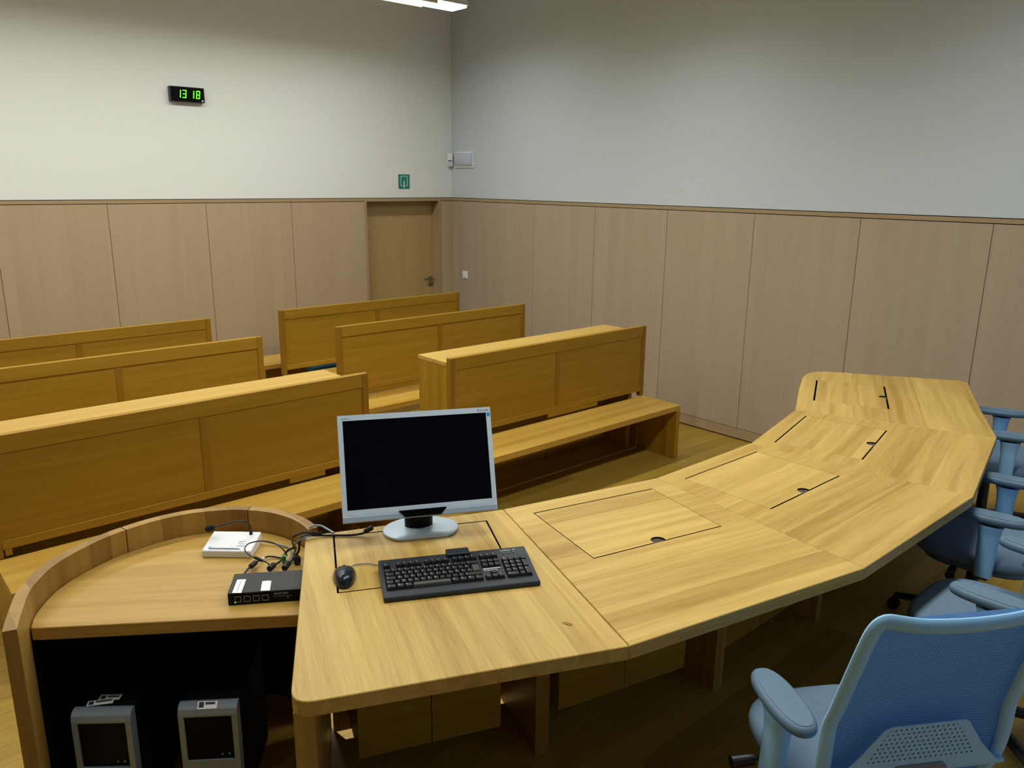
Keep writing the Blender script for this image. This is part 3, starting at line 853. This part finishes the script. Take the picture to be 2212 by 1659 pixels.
# keyboard
KW, KD = .458, .198
kb = thing('keyboard', 'black full-size computer keyboard on the curved table', 'keyboard', at(1.322, 1.722, ZT, -0.482))
h0, h1 = .016, .036
slope = math.atan2(h1 - h0, KD)
b = B()
pr = [(-KD / 2, .001), (KD / 2, .001), (KD / 2, h1 - .001), (KD / 2 - .012, h1), (KD / 2 - .05, h1 - .003), (-KD / 2 + .028, h0 + .0012), (-KD / 2 + .004, h0), (-KD / 2, h0 - .006)]
a = [b.verts.new((-KW / 2, y, z)) for y, z in pr]; c = [b.verts.new((KW / 2, y, z)) for y, z in pr]
b.faces.new(a); b.faces.new(c[::-1])
for i in range(len(pr)): b.faces.new((a[i], c[i], c[(i + 1) % len(pr)], a[(i + 1) % len(pr)]))
bevel(b, .0025, 2, 50)
obj('keyboard_case', b, M_kbd, kb)
def surf_z(y): return h0 + .001 + (y + KD / 2 - .028) * (h1 - .003 - h0 - .001) / (KD - .078)
U = .0188
keys = []
x_main = -KW / 2 + .0125; x_nav = x_main + 15 * U + .0085; x_num = x_nav + 3 * U + .0085
yrow = lambda r: -KD / 2 + .036 + U * r     # row 0 = space bar row
def k_(x, row, w=1.0, hgt=1.0, ch='', lightcap=False): keys.append((x, row, w, hgt, ch, lightcap))
rows = [(4, ['²', '1', '2', '3', '4', '5', '6', '7', '8', '9', '0', ')', '-', ('<', 2)]),
        (3, [('T', 1.5)] + list('AZERTYUIOP^$')), (2, [('C', 1.75)] + list('QSDFGHJKLMùµ')), (1, [('S', 1.25), '<'] + list('WXCVBN,;:=') + [('S', 2.75)]),
        (0, [('C', 1.5), ('W', 1.25), ('A', 1.25), ('', 6), ('G', 1.25), ('W', 1.25), ('M', 1.25), ('C', 1.25)])]
for r, ks in rows:
    x = 0
    for q in ks:
        ch, w = q if isinstance(q, tuple) else (q, 1)
        k_(x_main + x * U, r, w, 1, ch, ch == '')
        x += w
k_(x_main + 13.65 * U, 2.0, 1.35, 2.0, '', True)
fr = 5.55
k_(x_main, fr, 1, 1, 'E')
for g, xs in enumerate((2, 6.5, 11)):
    for j in range(4): k_(x_main + (xs + j) * U, fr, 1, 1, 'F')
for j in range(3): k_(x_nav + j * U, fr, 1, 1, 'P')
for r in (4, 3):
    for j in range(3): k_(x_nav + j * U, r, 1, 1, 'I')
for j in range(3): k_(x_nav + j * U, 0, 1, 1, '<')
k_(x_nav + U, 1, 1, 1, '^')
for r, s in ((4, ['N', '/', '*', '-']), (3, list('789')), (2, list('456')), (1, list('123'))):
    for j, ch in enumerate(s): k_(x_num + j * U, r, 1, 1, ch)
k_(x_num + 3 * U, 2, 1, 2, '+'); k_(x_num + 3 * U, 0, 1, 2, 'E'); k_(x_num, 0, 2, 1, '0'); k_(x_num + 2 * U, 0, 1, 1, '.')
# dark wells under the key blocks
b = B()
for x0, x1, ra, rb in ((x_main, x_main + 15 * U, 0, 5), (x_nav, x_nav + 3 * U, 3, 5), (x_num, x_num + 4 * U, 0, 5), (x_nav, x_nav + 3 * U, 0, 1), (x_nav + U, x_nav + 2 * U, 1, 2), (x_main, x_main + U, fr, fr + 1), (x_main + 2 * U, x_main + 6 * U, fr, fr + 1), (x_main + 6.5 * U, x_main + 10.5 * U, fr, fr + 1), (x_main + 11 * U, x_main + 15 * U, fr, fr + 1), (x_nav, x_nav + 3 * U, fr, fr + 1)):
    ya, yb_ = yrow(ra) - .001, yrow(rb) + .001
    vs = [b.verts.new(p) for p in ((x0 - .001, ya, surf_z(ya) + .0006), (x1 + .001, ya, surf_z(ya) + .0006), (x1 + .001, yb_, surf_z(yb_) + .0006), (x0 - .001, yb_, surf_z(yb_) + .0006))]
    b.faces.new(vs)
obj('key_well', b, M_dark, kb)
def keycap(w, d, ch):
    """one bevelled cap with its white legend"""
    b = B()
    m_ = .0012; hx_, hy_ = w * U / 2 - m_ / 2, d * U / 2 - m_ / 2; tx, ty = hx_ - .0024, hy_ - .0022
    lo_ = [b.verts.new(p) for p in ((-hx_, -hy_, 0), (hx_, -hy_, 0), (hx_, hy_, 0), (-hx_, hy_, 0))]
    hi = [b.verts.new(p) for p in ((-tx, -ty + .001, .0075), (tx, -ty + .001, .0075), (tx, ty + .001, .0078), (-tx, ty + .001, .0078))]
    b.faces.new(hi)
    for i in range(4): b.faces.new((lo_[i], lo_[(i + 1) % 4], hi[(i + 1) % 4], hi[i]))
    for f in b.faces: f.material_index = 0
    if ch:
        tb = text_bm(ch, .0075)
        tb.transform(Matrix.Translation((-tx + .001, ty - .0052, .00795)))
        tm = bpy.data.meshes.new('t'); tb.to_mesh(tm); tb.free()
        k = len(b.faces); b.from_mesh(tm); bpy.data.meshes.remove(tm)
        b.faces.ensure_lookup_table()
        for f in b.faces[k:]: f.material_index = 1
    return b
rest = B()
for i, (x, r, w, d, ch, lc) in enumerate(keys):
    yc = yrow(r) + d * U / 2; Mk = Matrix.Translation((x + w * U / 2, yc, surf_z(yc) + .0008)) @ Matrix.Rotation(slope * .9, 4, 'X')
    kbm = keycap(w, d, ch)
    if i < 100:
        obj('key', kbm, [M_keyg if lc else M_key, M_inkw], kb, Mk, fix=False)
    else:
        kbm.transform(Mk); tm = bpy.data.meshes.new('t'); kbm.to_mesh(tm); kbm.free(); rest.from_mesh(tm); bpy.data.meshes.remove(tm)
o = obj('remaining_keys', rest, [M_key, M_inkw], kb, fix=False); o['kind'] = 'stuff'
# card slot, sticker, logo, lights
b = B(); box(b, x_main + 10.4 * U, x_main + 14.2 * U, KD / 2 - .030, KD / 2 + .010, h1 - .010, h1 + .010); bevel(b, .003); obj('card_reader', b, M_kbd, kb)
b = B(); box(b, x_main + 10.8 * U, x_main + 13.9 * U, KD / 2 + .0095, KD / 2 + .0106, h1 + .002, h1 + .006); obj('card_slot', b, M_dark, kb)
ky = yrow(2.25); Ms_ = Matrix.Translation((x_nav + .001, ky, surf_z(ky) + .0012)) @ Matrix.Rotation(slope, 4, 'X')
text('lettering', 'Priminfo', .0125, M_inkw, kb, Ms_, 'LEFT', .15)
b = B(); box(b, -.001, .054, .0105, .0145, 0, .0003); obj('sticker_band', b, M_inkw, kb, Ms_)
ky = KD / 2 - .02; Ms_ = Matrix.Translation((x_num + .006, ky - .004, h1 + .0004))
text('lettering', 'CHERRY', .0095, M_inkw, kb, Ms_)
b = B()
for s in (-1, 1): lathe(b, [(.0022, 0), (.0022, .0004)], 10, (.045 + s * .0022, .003, 0))
obj('logo', b, M_inkw, kb, Ms_)
ky = KD / 2 - .038
for j in range(3):
    b = B(); box(b, x_num + .012 + j * .016, x_num + .016 + j * .016, ky, ky + .004, surf_z(ky), surf_z(ky) + .0022); obj('indicator_light', b, M_ledg, kb)

# mouse
ms = thing('computer_mouse', 'small dark blue computer mouse left of the keyboard', 'mouse', at(1.058, 1.932, ZT, -0.52))
b = B(); L_, W_ = .058, .033
segs, rr = 24, 9
rings = []
for i in range(rr + 1):
    ph = pi / 2 * i / rr
    ring = []
    for k in range(segs):
        a_ = 2 * pi * k / segs; c_, s_ = math.cos(a_), math.sin(a_)
        x = math.copysign(abs(c_) ** .8, c_) * W_ * math.cos(ph) ** .7; y = math.copysign(abs(s_) ** .85, s_) * L_ * math.cos(ph) ** .7
        wid = 1 + .26 * (y / L_) ; x *= wid
        ring.append(b.verts.new((x, y, .002 + .034 * math.sin(ph) * (1 - .12 * y / L_))))
    rings.append(ring)
for A, Cc in zip(rings, rings[1:]):
    for k in range(segs): b.faces.new((A[k], A[(k + 1) % segs], Cc[(k + 1) % segs], Cc[k]))
b.faces.new(rings[0][::-1])
bmesh.ops.remove_doubles(b, verts=b.verts, dist=1e-5)
obj('mouse_shell', b, M_mouse, ms, smooth=True)
b = B(); cyl(b, (-.003, .032, .0275), (.003, .032, .0275), .006, seg=14); obj('scroll_wheel', b, M_rubber, ms, smooth=True)
b = B(); tube(b, spline([(.012, .058, .006), (.03, .085, .0035), (.075, .085, .0035), (.118, .058, .0035)], 8), .0018, 8); obj('mouse_cable', b, M_cableg, ms, smooth=True)
# paper clip
b = B()
clip = [(-.004, -.014, 0), (-.004, .010, 0), (0, .0145, 0), (.004, .010, 0), (.004, -.010, 0), (.0012, -.013, 0), (-.0018, -.010, 0), (-.0018, .006, 0)]
tube(b, spline(clip, 5), .0006, 6)
o = obj('paper_clip', b, M_copper, None, at(1.391, 1.33, ZT + .0008, .35), smooth=True); tag(o, 'small paper clip lying near the front edge of the curved table', 'paper clip')

# ------------------------------------------------------------------ things on the low desk
ZD = dz1
# push button console with a gooseneck microphone
cn = thing('microphone_console', 'white push-button console with a black gooseneck microphone on the low desk', 'microphone', at(0.947, 2.498, ZD, -0.735))
w2, d2 = .083, .058
b = B()
v = [b.verts.new(p) for p in ((-w2, -d2, .0005), (w2, -d2, .0005), (w2, d2, .0005), (-w2, d2, .0005), (-w2, -d2, .026), (w2, -d2, .026), (w2, d2, .044), (-w2, d2, .044))]
for f in ((0, 3, 2, 1), (4, 5, 6, 7), (0, 1, 5, 4), (1, 2, 6, 5), (2, 3, 7, 6), (3, 0, 4, 7)): b.faces.new([v[i] for i in f])
bevel(b, .004)
obj('console_body', b, M_white, cn, smooth=False)
sl = math.atan2(.018, 2 * d2)
def on_top(x, y, lift=.0003): return Matrix.Translation((x, y, .026 + (y + d2) * .018 / (2 * d2) + lift)) @ Matrix.Rotation(sl, 4, 'X')
for j in range(7):
    b = B(); box(b, -.0056, .0056, -.005, .005, 0, .0022); bevel(b, .0008); obj('button', b, M_white, cn, on_top(-.050 + j * .0135, -.040))
for r in range(3):
    for j in range(2):
        b = B(); box(b, -.0056, .0056, -.005, .005, 0, .0022); bevel(b, .0008); obj('button', b, M_white, cn, on_top(.031 + j * .0135, -.026 + r * .0125))
b = B(); box(b, -.060, .046, -.0012, .0012, 0, .0012); obj('button_strip', b, plain('strip_blue_grey', (60, 80, 110), .5), cn, on_top(-.002, -.0475))
b = B(); box(b, -.058, -.046, -.004, .004, 0, .001); obj('name_plate', b, plain('plate_pale_blue', (150, 185, 210), .5), cn, on_top(-.008, -.0385))
gx, gy = .052, .042
b = B(); cyl(b, (gx, gy, .04), (gx, gy, .056), .0062, .005, 14)
neck = spline([(gx, gy, .054), (gx - .004, gy - .002, .078), (gx - .03, gy - .012, .096), (gx - .075, gy - .018, .086), (gx - .122, gy - .018, .072)], 8)
tube(b, neck, .0028, 8)
obj('gooseneck', b, M_black, cn, smooth=True)
b = B(); lathe(b, [(.004, -.017), (.0085, -.013), (.0105, -.003), (.0102, .006), (.007, .014), (.002, .017)], 16)
obj('microphone_foam', b, plain('black_foam', (12, 12, 14), .95, noise=.3, nscale=900), cn, Matrix.Translation((gx - .134, gy - .018, .069)) @ Matrix.Rotation(-pi / 2 - .25, 4, 'Y'), smooth=True)
b = B()
Mci = WM[cn.name].inverted()
tube(b, [Mci @ p for p in spline([(1.032, 2.478, 1.030), (1.050, 2.462, 1.026), (1.078, 2.425, 1.020), (1.098, 2.390, 1.016), (1.088, 2.345, 1.016), (1.06, 2.30, 1.016)], 6)], .003, 8)
obj('console_cable', b, M_cableg, cn, smooth=True)

# keyboard-video switch
YK = -0.560
kv = thing('switch_box', 'flat black switch box with four square buttons and white stickers on the low desk', 'switch box', at(0.822, 2.204, ZD, YK))
w1 = .211; dd = .124; hh = .0395
# local: x 0..w1 from the left side, y front = -dd/2
off = Vector((-.0, 0))
b = B(); box(b, 0, w1, -dd / 2, dd / 2, .001, hh); bevel(b, .0012, 1); obj('case', b, M_kvm, kv)
b = B(); box(b, .001, w1 - .001, -dd / 2 - .0012, -dd / 2 + .0005, .003, hh - .001); obj('front_plate', b, M_blackgloss, kv)
for j in range(4):
    x0 = .020 + j * .0262; b = B(); s, tk = .018, .0009; z0 = .010
    y0_, y1_ = -dd / 2 - .0019, -dd / 2 - .0010
    box(b, x0, x0 + s, y0_, y1_, z0, z0 + tk); box(b, x0, x0 + s, y0_, y1_, z0 + s - tk, z0 + s); box(b, x0, x0 + tk, y0_, y1_, z0 + tk, z0 + s - tk); box(b, x0 + s - tk, x0 + s, y0_, y1_, z0 + tk, z0 + s - tk)
    obj('button', b, plain('button_outline', (176, 180, 170), .6), kv)
b = B(); lathe(b, [(.0018, 0), (.0018, .0015), (.0008, .0022)], 12); obj('power_light', b, M_led, kv, Matrix.Translation((.0205, -dd / 2 - .0012, .0098)) @ RX)
text('lettering', 'BLACK BOX', .0075, M_inkw, kv, Matrix.Translation((.134, -dd / 2 - .0016, .0275)) @ RX)
text('lettering', 'ServSwitch Secure', .0072, plain('ink_blue_grey', (120, 140, 165), .6), kv, Matrix.Translation((.132, -dd / 2 - .0016, .0188)) @ RX)
b = B(); box(b, .172, .175, -dd / 2 - .0017, -dd / 2 - .0010, .013, .015); obj('indicator_light', b, M_inkw, kv)
def sticker(pts, lines):
    Mi = WM[kv.name].inverted()
    b = B(); q = [Mi @ Vector((p[0], p[1], ZD)) for p in pts]
    prism(b, [(p.x, p.y) for p in q], hh + .0001, hh + .0005)
    obj('sticker', b, M_paper, kv)
sticker([(.801, 2.146), (.822, 2.129), (.868, 2.200), (.846, 2.215)], 1)
sticker([(.871, 2.104), (.893, 2.088), (.922, 2.140), (.916, 2.148), (.900, 2.156)], 1)
Mi = WM[kv.name].inverted(); pt = Mi @ Vector((.816, 2.146, ZD)); pe = Mi @ Vector((.853, 2.200, ZD))
b = B(); tube(b, [(pt.x, pt.y, hh + .0006), (pe.x, pe.y, hh + .0006)], .0006, 6); obj('sticker_writing', b, M_ink, kv)
for j, xx in enumerate((.035, .115, .152)):
    b = B(); box(b, xx - .013, xx + .013, dd / 2 - .001, dd / 2 + .008, .010, .033); bevel(b, .001, 1); obj('socket', b, M_black, kv)

# loose cables
def cable(name, label, pts, r, mat, extra=()):
    P0 = Vector(pts[0])
    t = thing(name, label, 'cable', Matrix.Translation(P0))
    b = B(); tube(b, [p - P0 for p in spline(pts, 8)], r, 8); obj('wire', b, mat, t, smooth=True)
    for nm, p, q, rad, m in extra:
        b = B(); p, q = Vector(p) - P0, Vector(q) - P0
        tube(b, [p, p + (q - p) * .12, p + (q - p) * .88, q], [rad * .75, rad, rad, rad * .8], 12); obj(nm, b, m, t, smooth=True)
    return t
cable('video_cable', 'black monitor cable crossing the table corner to the switch box', [(1.275, 2.143, 1.118), (1.258, 2.158, 1.104), (1.228, 2.179, 1.0985), (1.179, 2.216, 1.0985), (1.140, 2.245, 1.100), (1.100, 2.262, 1.104), (1.080, 2.262, 1.090), (1.078, 2.268, 1.055), (1.051, 2.268, 1.028), (1.022, 2.240, 1.032), (1.006, 2.220, 1.038)], .0042, M_cable,
      [('plug', (1.262, 2.155, 1.108), (1.284, 2.138, 1.124), .0085, M_cable), ('hood', (1.028, 2.247, 1.036), (1.000, 2.214, 1.038), .011, M_rubber)])
cable('video_cable', 'black cable looping high over the table corner beside the rim', [(1.150, 2.240, 1.108), (1.119, 2.256, 1.112), (1.090, 2.262, 1.118), (1.070, 2.285, 1.100), (1.085, 2.325, 1.060), (1.102, 2.345, 1.026), (1.085, 2.320, 1.018)], .0036, M_cable)
cable('video_cable', 'black cable with a thick hood plugged into the switch box centre', [(1.072, 2.290, 1.060), (1.060, 2.318, 1.040), (1.034, 2.306, 1.024), (1.016, 2.294, 1.022), (.992, 2.272, 1.030), (.968, 2.250, 1.036)], .0038, M_cable,
      [('hood', (.990, 2.270, 1.032), (.962, 2.242, 1.038), .0105, M_rubber)])
cable('data_cable', 'grey cable running down from the table corner among black cables', [(1.116, 2.250, 1.103), (1.090, 2.250, 1.104), (1.068, 2.272, 1.080), (1.085, 2.300, 1.050), (1.071, 2.300, 1.026), (1.045, 2.275, 1.024)], .003, M_cableg)
cable('data_cable', 'pale grey cable lying across the table top behind the black cables', [(1.150, 2.330, 1.096), (1.166, 2.322, 1.101), (1.182, 2.306, 1.101), (1.190, 2.286, 1.0965), (1.192, 2.235, 1.0965)], .0035, plain('pale_grey_cable', (150, 170, 180), .5))
cable('data_cable', 'thin dark cable forming a wide loop in front of the console', [(.964, 2.240, 1.036), (.966, 2.256, 1.050), (.949, 2.275, 1.062), (.929, 2.300, 1.072), (.925, 2.336, 1.080), (.945, 2.366, 1.082), (.972, 2.371, 1.082), (1.003, 2.367, 1.077), (1.033, 2.352, 1.065), (1.049, 2.328, 1.050), (1.060, 2.318, 1.024)], .0023, plain('dark_grey_cable', (44, 50, 58), .45),
      [('strain_relief', (.936, 2.292, 1.069), (.954, 2.270, 1.059), .0052, M_cable)])
cable('power_cable', 'black power cable with a ferrite lump and a white tag', [(.890, 2.270, 1.032), (.903, 2.284, 1.034), (.925, 2.306, 1.032), (.951, 2.329, 1.028), (.980, 2.350, 1.022), (.999, 2.360, 1.020), (1.015, 2.360, 1.020), (1.034, 2.345, 1.017), (1.045, 2.330, 1.016)], .0032, M_cable,
      [('ferrite', (.928, 2.309, 1.031), (.957, 2.334, 1.027), .0092, M_rubber), ('white_tag', (.976, 2.346, 1.0225), (.997, 2.358, 1.020), .0042, M_white)])
b = B(); box(b, -.006, .006, -.009, .009, 0, .026); bevel(b, .002); box(b, -.003, .003, -.010, -.0085, .006, .018)
o = obj('cable_clip', b, M_green, None, at(1.040, 2.300, ZD + .0005, -.5)); tag(o, 'small green clip holding cables together behind the switch box', 'clip')
b = B(); lathe(b, [(.006, 0), (.011, .004), (.0115, .022), (.007, .03)], 14)
o = obj('adapter_plug', b, M_rubber, None, Matrix.Translation((1.068, 2.262, ZD + .0005)), smooth=True); tag(o, 'short black plug standing at the table edge beside the green clip', 'plug')

# ------------------------------------------------------------------ computer towers under the low desk
def tower(x, y, yaw, label, tilted):
    t = thing('computer_tower', label, 'computer', at(x, y, DAIS + .0005, yaw), 'computer towers under the low desk')
    W, D, H = .168, .36, .40
    b = B(); box(b, .003, W - .003, .035, D, .012, H - .010); bevel(b, .004); obj('case', b, M_pcblack, t)
    for fx in (.02, W - .05):
        for fy in (.05, D - .06):
            b = B(); box(b, fx, fx + .03, fy, fy + .02, 0, .0125); obj('foot', b, M_rubber, t)
    # silver bezel with a rounded top edge and a recessed black window
    b = B()
    prof = [(.034, .004), (0.0, .004), (0.0, H - .028), (.004, H - .012), (.013, H - .003), (.026, H), (.036, H - .002)]
    def slab(x0, x1):
        A = [b.verts.new((x0, y_, z_)) for y_, z_ in prof]; C2 = [b.verts.new((x1, y_, z_)) for y_, z_ in prof]
        b.faces.new(A); b.faces.new(C2[::-1])
        for i in range(len(prof)): b.faces.new((A[i], C2[i], C2[(i + 1) % len(prof)], A[(i + 1) % len(prof)]))
    slab(0, .016); slab(W - .016, W)
    zt = H - .034; zb = zt - .150
    prof = [(.034, zt), (0.0, zt), (0.0, H - .028), (.004, H - .012), (.013, H - .003), (.026, H), (.036, H - .002)]
    slab(.016, W - .016)
    prof = [(.034, .004), (0, .004), (0, zb), (.034, zb)]
    slab(.016, W - .016)
    bmesh.ops.remove_doubles(b, verts=b.verts, dist=1e-5)
    obj('front_bezel', b, M_pcsilver, t)
    b = B(); box(b, .0165, W - .0165, .006, .03, zb + .0005, zt - .0005); obj('drive_door', b, M_blackgloss, t)
    for j in range(2):
        b = B(); lathe(b, [(.0028, 0), (.0028, .002), (.001, .003)], 12); obj('status_light', b, M_ledg, t, Matrix.Translation((W - .052 + j * .020, .006, zb + .016)) @ RX)
    return t
RXm = RX
t1 = tower(.369, 2.315, math.atan2(-.103, .129), 'left computer tower on the floor under the low desk, two labels on its top', True)
t2 = tower(.611, 2.143, math.atan2(-.098, .134), 'right computer tower under the low desk, one label on its front edge', False)
def asset(par, x, y, z, rot, tiltx, w=.062, h=.026):
    M = Matrix.Translation((x, y, z)) @ Matrix.Rotation(rot, 4, 'Z') @ Matrix.Rotation(tiltx, 4, 'X')
    b = B(); box(b, 0, w, 0, h, 0, .0004); s = obj('asset_label', b, M_paper, par, M)
    b = B(); box(b, .004, .018, .004, .02, .0004, .0006); box(b, .022, w - .006, .012, .019, .0004, .0006); box(b, .022, w - .004, .022, .024, .0004, .0006)
    obj('label_print', b, M_inkb, s)
asset(t1, .045, .075, .3905, .0, 0); asset(t1, .025, .045, .3915, .18, 0, .072, .024)
asset(t2, .055, .004, .3895, 0, .75, .056, .022)
# cable loop on the platform under the table
b = B(); tube(b, spline([(1.02, 2.14, DAIS + .006), (.95, 2.06, DAIS + .006), (.90, 1.98, DAIS + .006), (.93, 1.93, DAIS + .006), (.99, 1.97, DAIS + .006)], 8), .004, 8)
o = obj('floor_cable', b, M_cable, smooth=True); tag(o, 'black cable curling on the floor beside the right computer tower', 'cable')

# ------------------------------------------------------------------ office chairs
def make_chair(M, label):
    t = thing('office_chair', label, 'chair', M, 'grey-blue office chairs behind the curved table')
    # seat
    b = B(); superpad(b, 0, .215, .405, .462, .255, .245, 3.4, .026, 48, .004, .04); obj('seat_cushion', b, M_seat, t, smooth=True)
    b = B(); superpad(b, 0, .205, .375, .4045, .225, .215, 3.2, .012, 40); obj('seat_pan', b, plain('seat_pan_grey', (96, 118, 142), .5), t, smooth=True)
    # back frame
    half = [(.205, .035, .470), (.228, .012, .540), (.234, .002, .620), (.233, -.001, .690), (.229, -.014, .740), (.224, -.045, .850), (.219, -.072, .945), (.213, -.085, .990), (.196, -.090, 1.008), (.165, -.098, 1.006), (.11, -.108, 1.000), (0, -.114, .998)]
    pts = [(-x, y, z) for x, y, z in half] + [(x, y, z) for x, y, z in half[:-1][::-1]]
    pts = spline(pts, 3)
    b = B(); tube(b, pts, .011, 12, ref=(0, 1, .25), rx=.0195)
    obj('back_frame', b, M_frame, t, smooth=True)
    # mesh cloth
    b = B(); rows_ = [(.480, .030, .205), (.54, .014, .222), (.62, .008, .228), (.69, .006, .227), (.74, -.004, .222), (.85, -.034, .217), (.945, -.060, .212), (.99, -.075, .205), (1.004, -.078, .196)]
    nx = 16; grid = []
    for z, y, w in rows_:
        row = []
        for i in range(nx + 1):
            u = -1 + 2 * i / nx
            row.append(b.verts.new((u * w, y + .012 * (1 - u * u) * (1 if z < .95 else .3), z)))
        grid.append(row)
    row = []
    for i in range(nx + 1):
        u = -1 + 2 * i / nx; row.append(b.verts.new((u * .19, -.092 - .018 * (1 - u * u), 1.004)))
    grid.append(row)
    for A, C2 in zip(grid, grid[1:]):
        for i in range(nx): b.faces.new((A[i], A[i + 1], C2[i + 1], C2[i]))
    obj('back_mesh', b, M_mesh, t, smooth=True)
    # lumbar plate
    b = B()
    out = [(-.215, .555), (.215, .555), (.160, .612), (.118, .676), (.106, .683), (-.085, .683), (-.103, .676), (-.165, .602)]
    prism_y(b, [(x, z) for x, z in out], -.020, -.017); bevel(b, .001, 1)
    obj('lumbar_plate', b, M_perf, t)
    b = B(); prism_y(b, [(-.05, .38), (.05, .38), (.075, .56), (.06, .575), (-.06, .575), (-.075, .56)], -.024, .004); bevel(b, .004)
    obj('back_bracket', b, plain('bracket_grey', (120, 128, 134), .5), t)
    b = B(); box(b, -.235, .235, -.018, .03, .545, .558); bevel(b, .005); obj('cross_bar', b, M_frame, t)
    # arms
    for s in (-1, 1):
        b = B()
        prof = [(.395, .032, .025), (.45, .034, .026), (.55, .037, .028), (.595, .042, .033), (.606, .047, .037), (.610, .047, .037)]
        rings = []
        for z, ry, rx in prof:
            rings.append([b.verts.new((s * (.272 - (z - .395) * .06) + rx * math.copysign(abs(math.cos(2 * pi * k / 20)) ** .7, math.cos(2 * pi * k / 20)), .165 + ry * math.copysign(abs(math.sin(2 * pi * k / 20)) ** .7, math.sin(2 * pi * k / 20)), z)) for k in range(20)])
        for A, C2 in zip(rings, rings[1:]):
            for k in range(20): b.faces.new((A[k], A[(k + 1) % 20], C2[(k + 1) % 20], C2[k]))
        b.faces.new(rings[0][::-1]); b.faces.new(rings[-1])
        post = obj('arm_post', b, M_frame, t, smooth=True)
        b = B(); cyl(b, (s * .259, .165, .6105), (s * .259, .165, .6195), .030, .034, 20); obj('arm_collar', b, M_chairdark, post, smooth=True)
        b = B(); superpad(b, s * .255, .168, .620, .652, .050, .130, 2.5, .015, 40, .002); obj('arm_pad', b, M_pad, post, smooth=True)
        b = B(); box(b, min(s * .20, s * .275), max(s * .20, s * .275), .145, .185, .376, .396); bevel(b, .004); obj('arm_bracket', b, M_chairdark, t)
    # lever
    b = B(); cyl(b, (-.20, .27, .385), (-.262, .27, .383), .006); cyl(b, (-.262, .27, .383), (-.325, .27, .381), .016, .018, 18); obj('adjustment_knob', b, M_chairdark, t, smooth=True)
    # column and base
    b = B(); box(b, -.08, .08, .12, .32, .335, .3745); bevel(b, .012); obj('tilt_mechanism', b, M_chairdark, t)
    b = B(); cyl(b, (0, .22, .12), (0, .22, .336), .028, .024, 20); obj('gas_column', b, M_chairdark, t, smooth=True)
    for k in range(5):
        a_ = 2 * pi * k / 5 + .3; d = Vector((math.cos(a_), math.sin(a_), 0)); c0 = Vector((0, .22, 0))
        b = B(); tube(b, [c0 + d * .02 + Vector((0, 0, .105)), c0 + d * .14 + Vector((0, 0, .092)), c0 + d * .29 + Vector((0, 0, .070))], [.020, .017, .012], 10, rx=.024)
        lg = obj('base_leg', b, M_chairdark, t, smooth=True)
        n_ = Vector((-d.y, d.x, 0)); e0 = c0 + d * .29
        b = B()
        for s in (-1, 1): cyl(b, e0 + n_ * s * .004 + Vector((0, 0, .0275)), e0 + n_ * s * .020 + Vector((0, 0, .0275)), .027, .024, 18)
        cyl(b, e0 + Vector((0, 0, .03)), e0 + Vector((0, 0, .066)), .008)
        obj('caster', b, M_rubber, lg, smooth=True)
    return t
def chair_at(cx, cy, head):    # cx, cy = middle of the back's bend; head clockwise from +y
    return at(cx, cy, DAIS, -head)
c1 = make_chair(chair_at(1.803, .569, math.radians(32.0)), 'nearest office chair, its pale blue back frame in the lower right corner')
for cx, cy, hd, lab in ((2.905, .52, -2.0, 'second nearest office chair, facing the middle table section'),
                        (3.625, .80, -11.0, 'third nearest office chair, at the fourth table section'),
                        (4.87, 1.17, -22.0, 'farthest office chair, at the end table section by the wall')):
    dup(c1, chair_at(cx, cy, math.radians(hd)), lab)
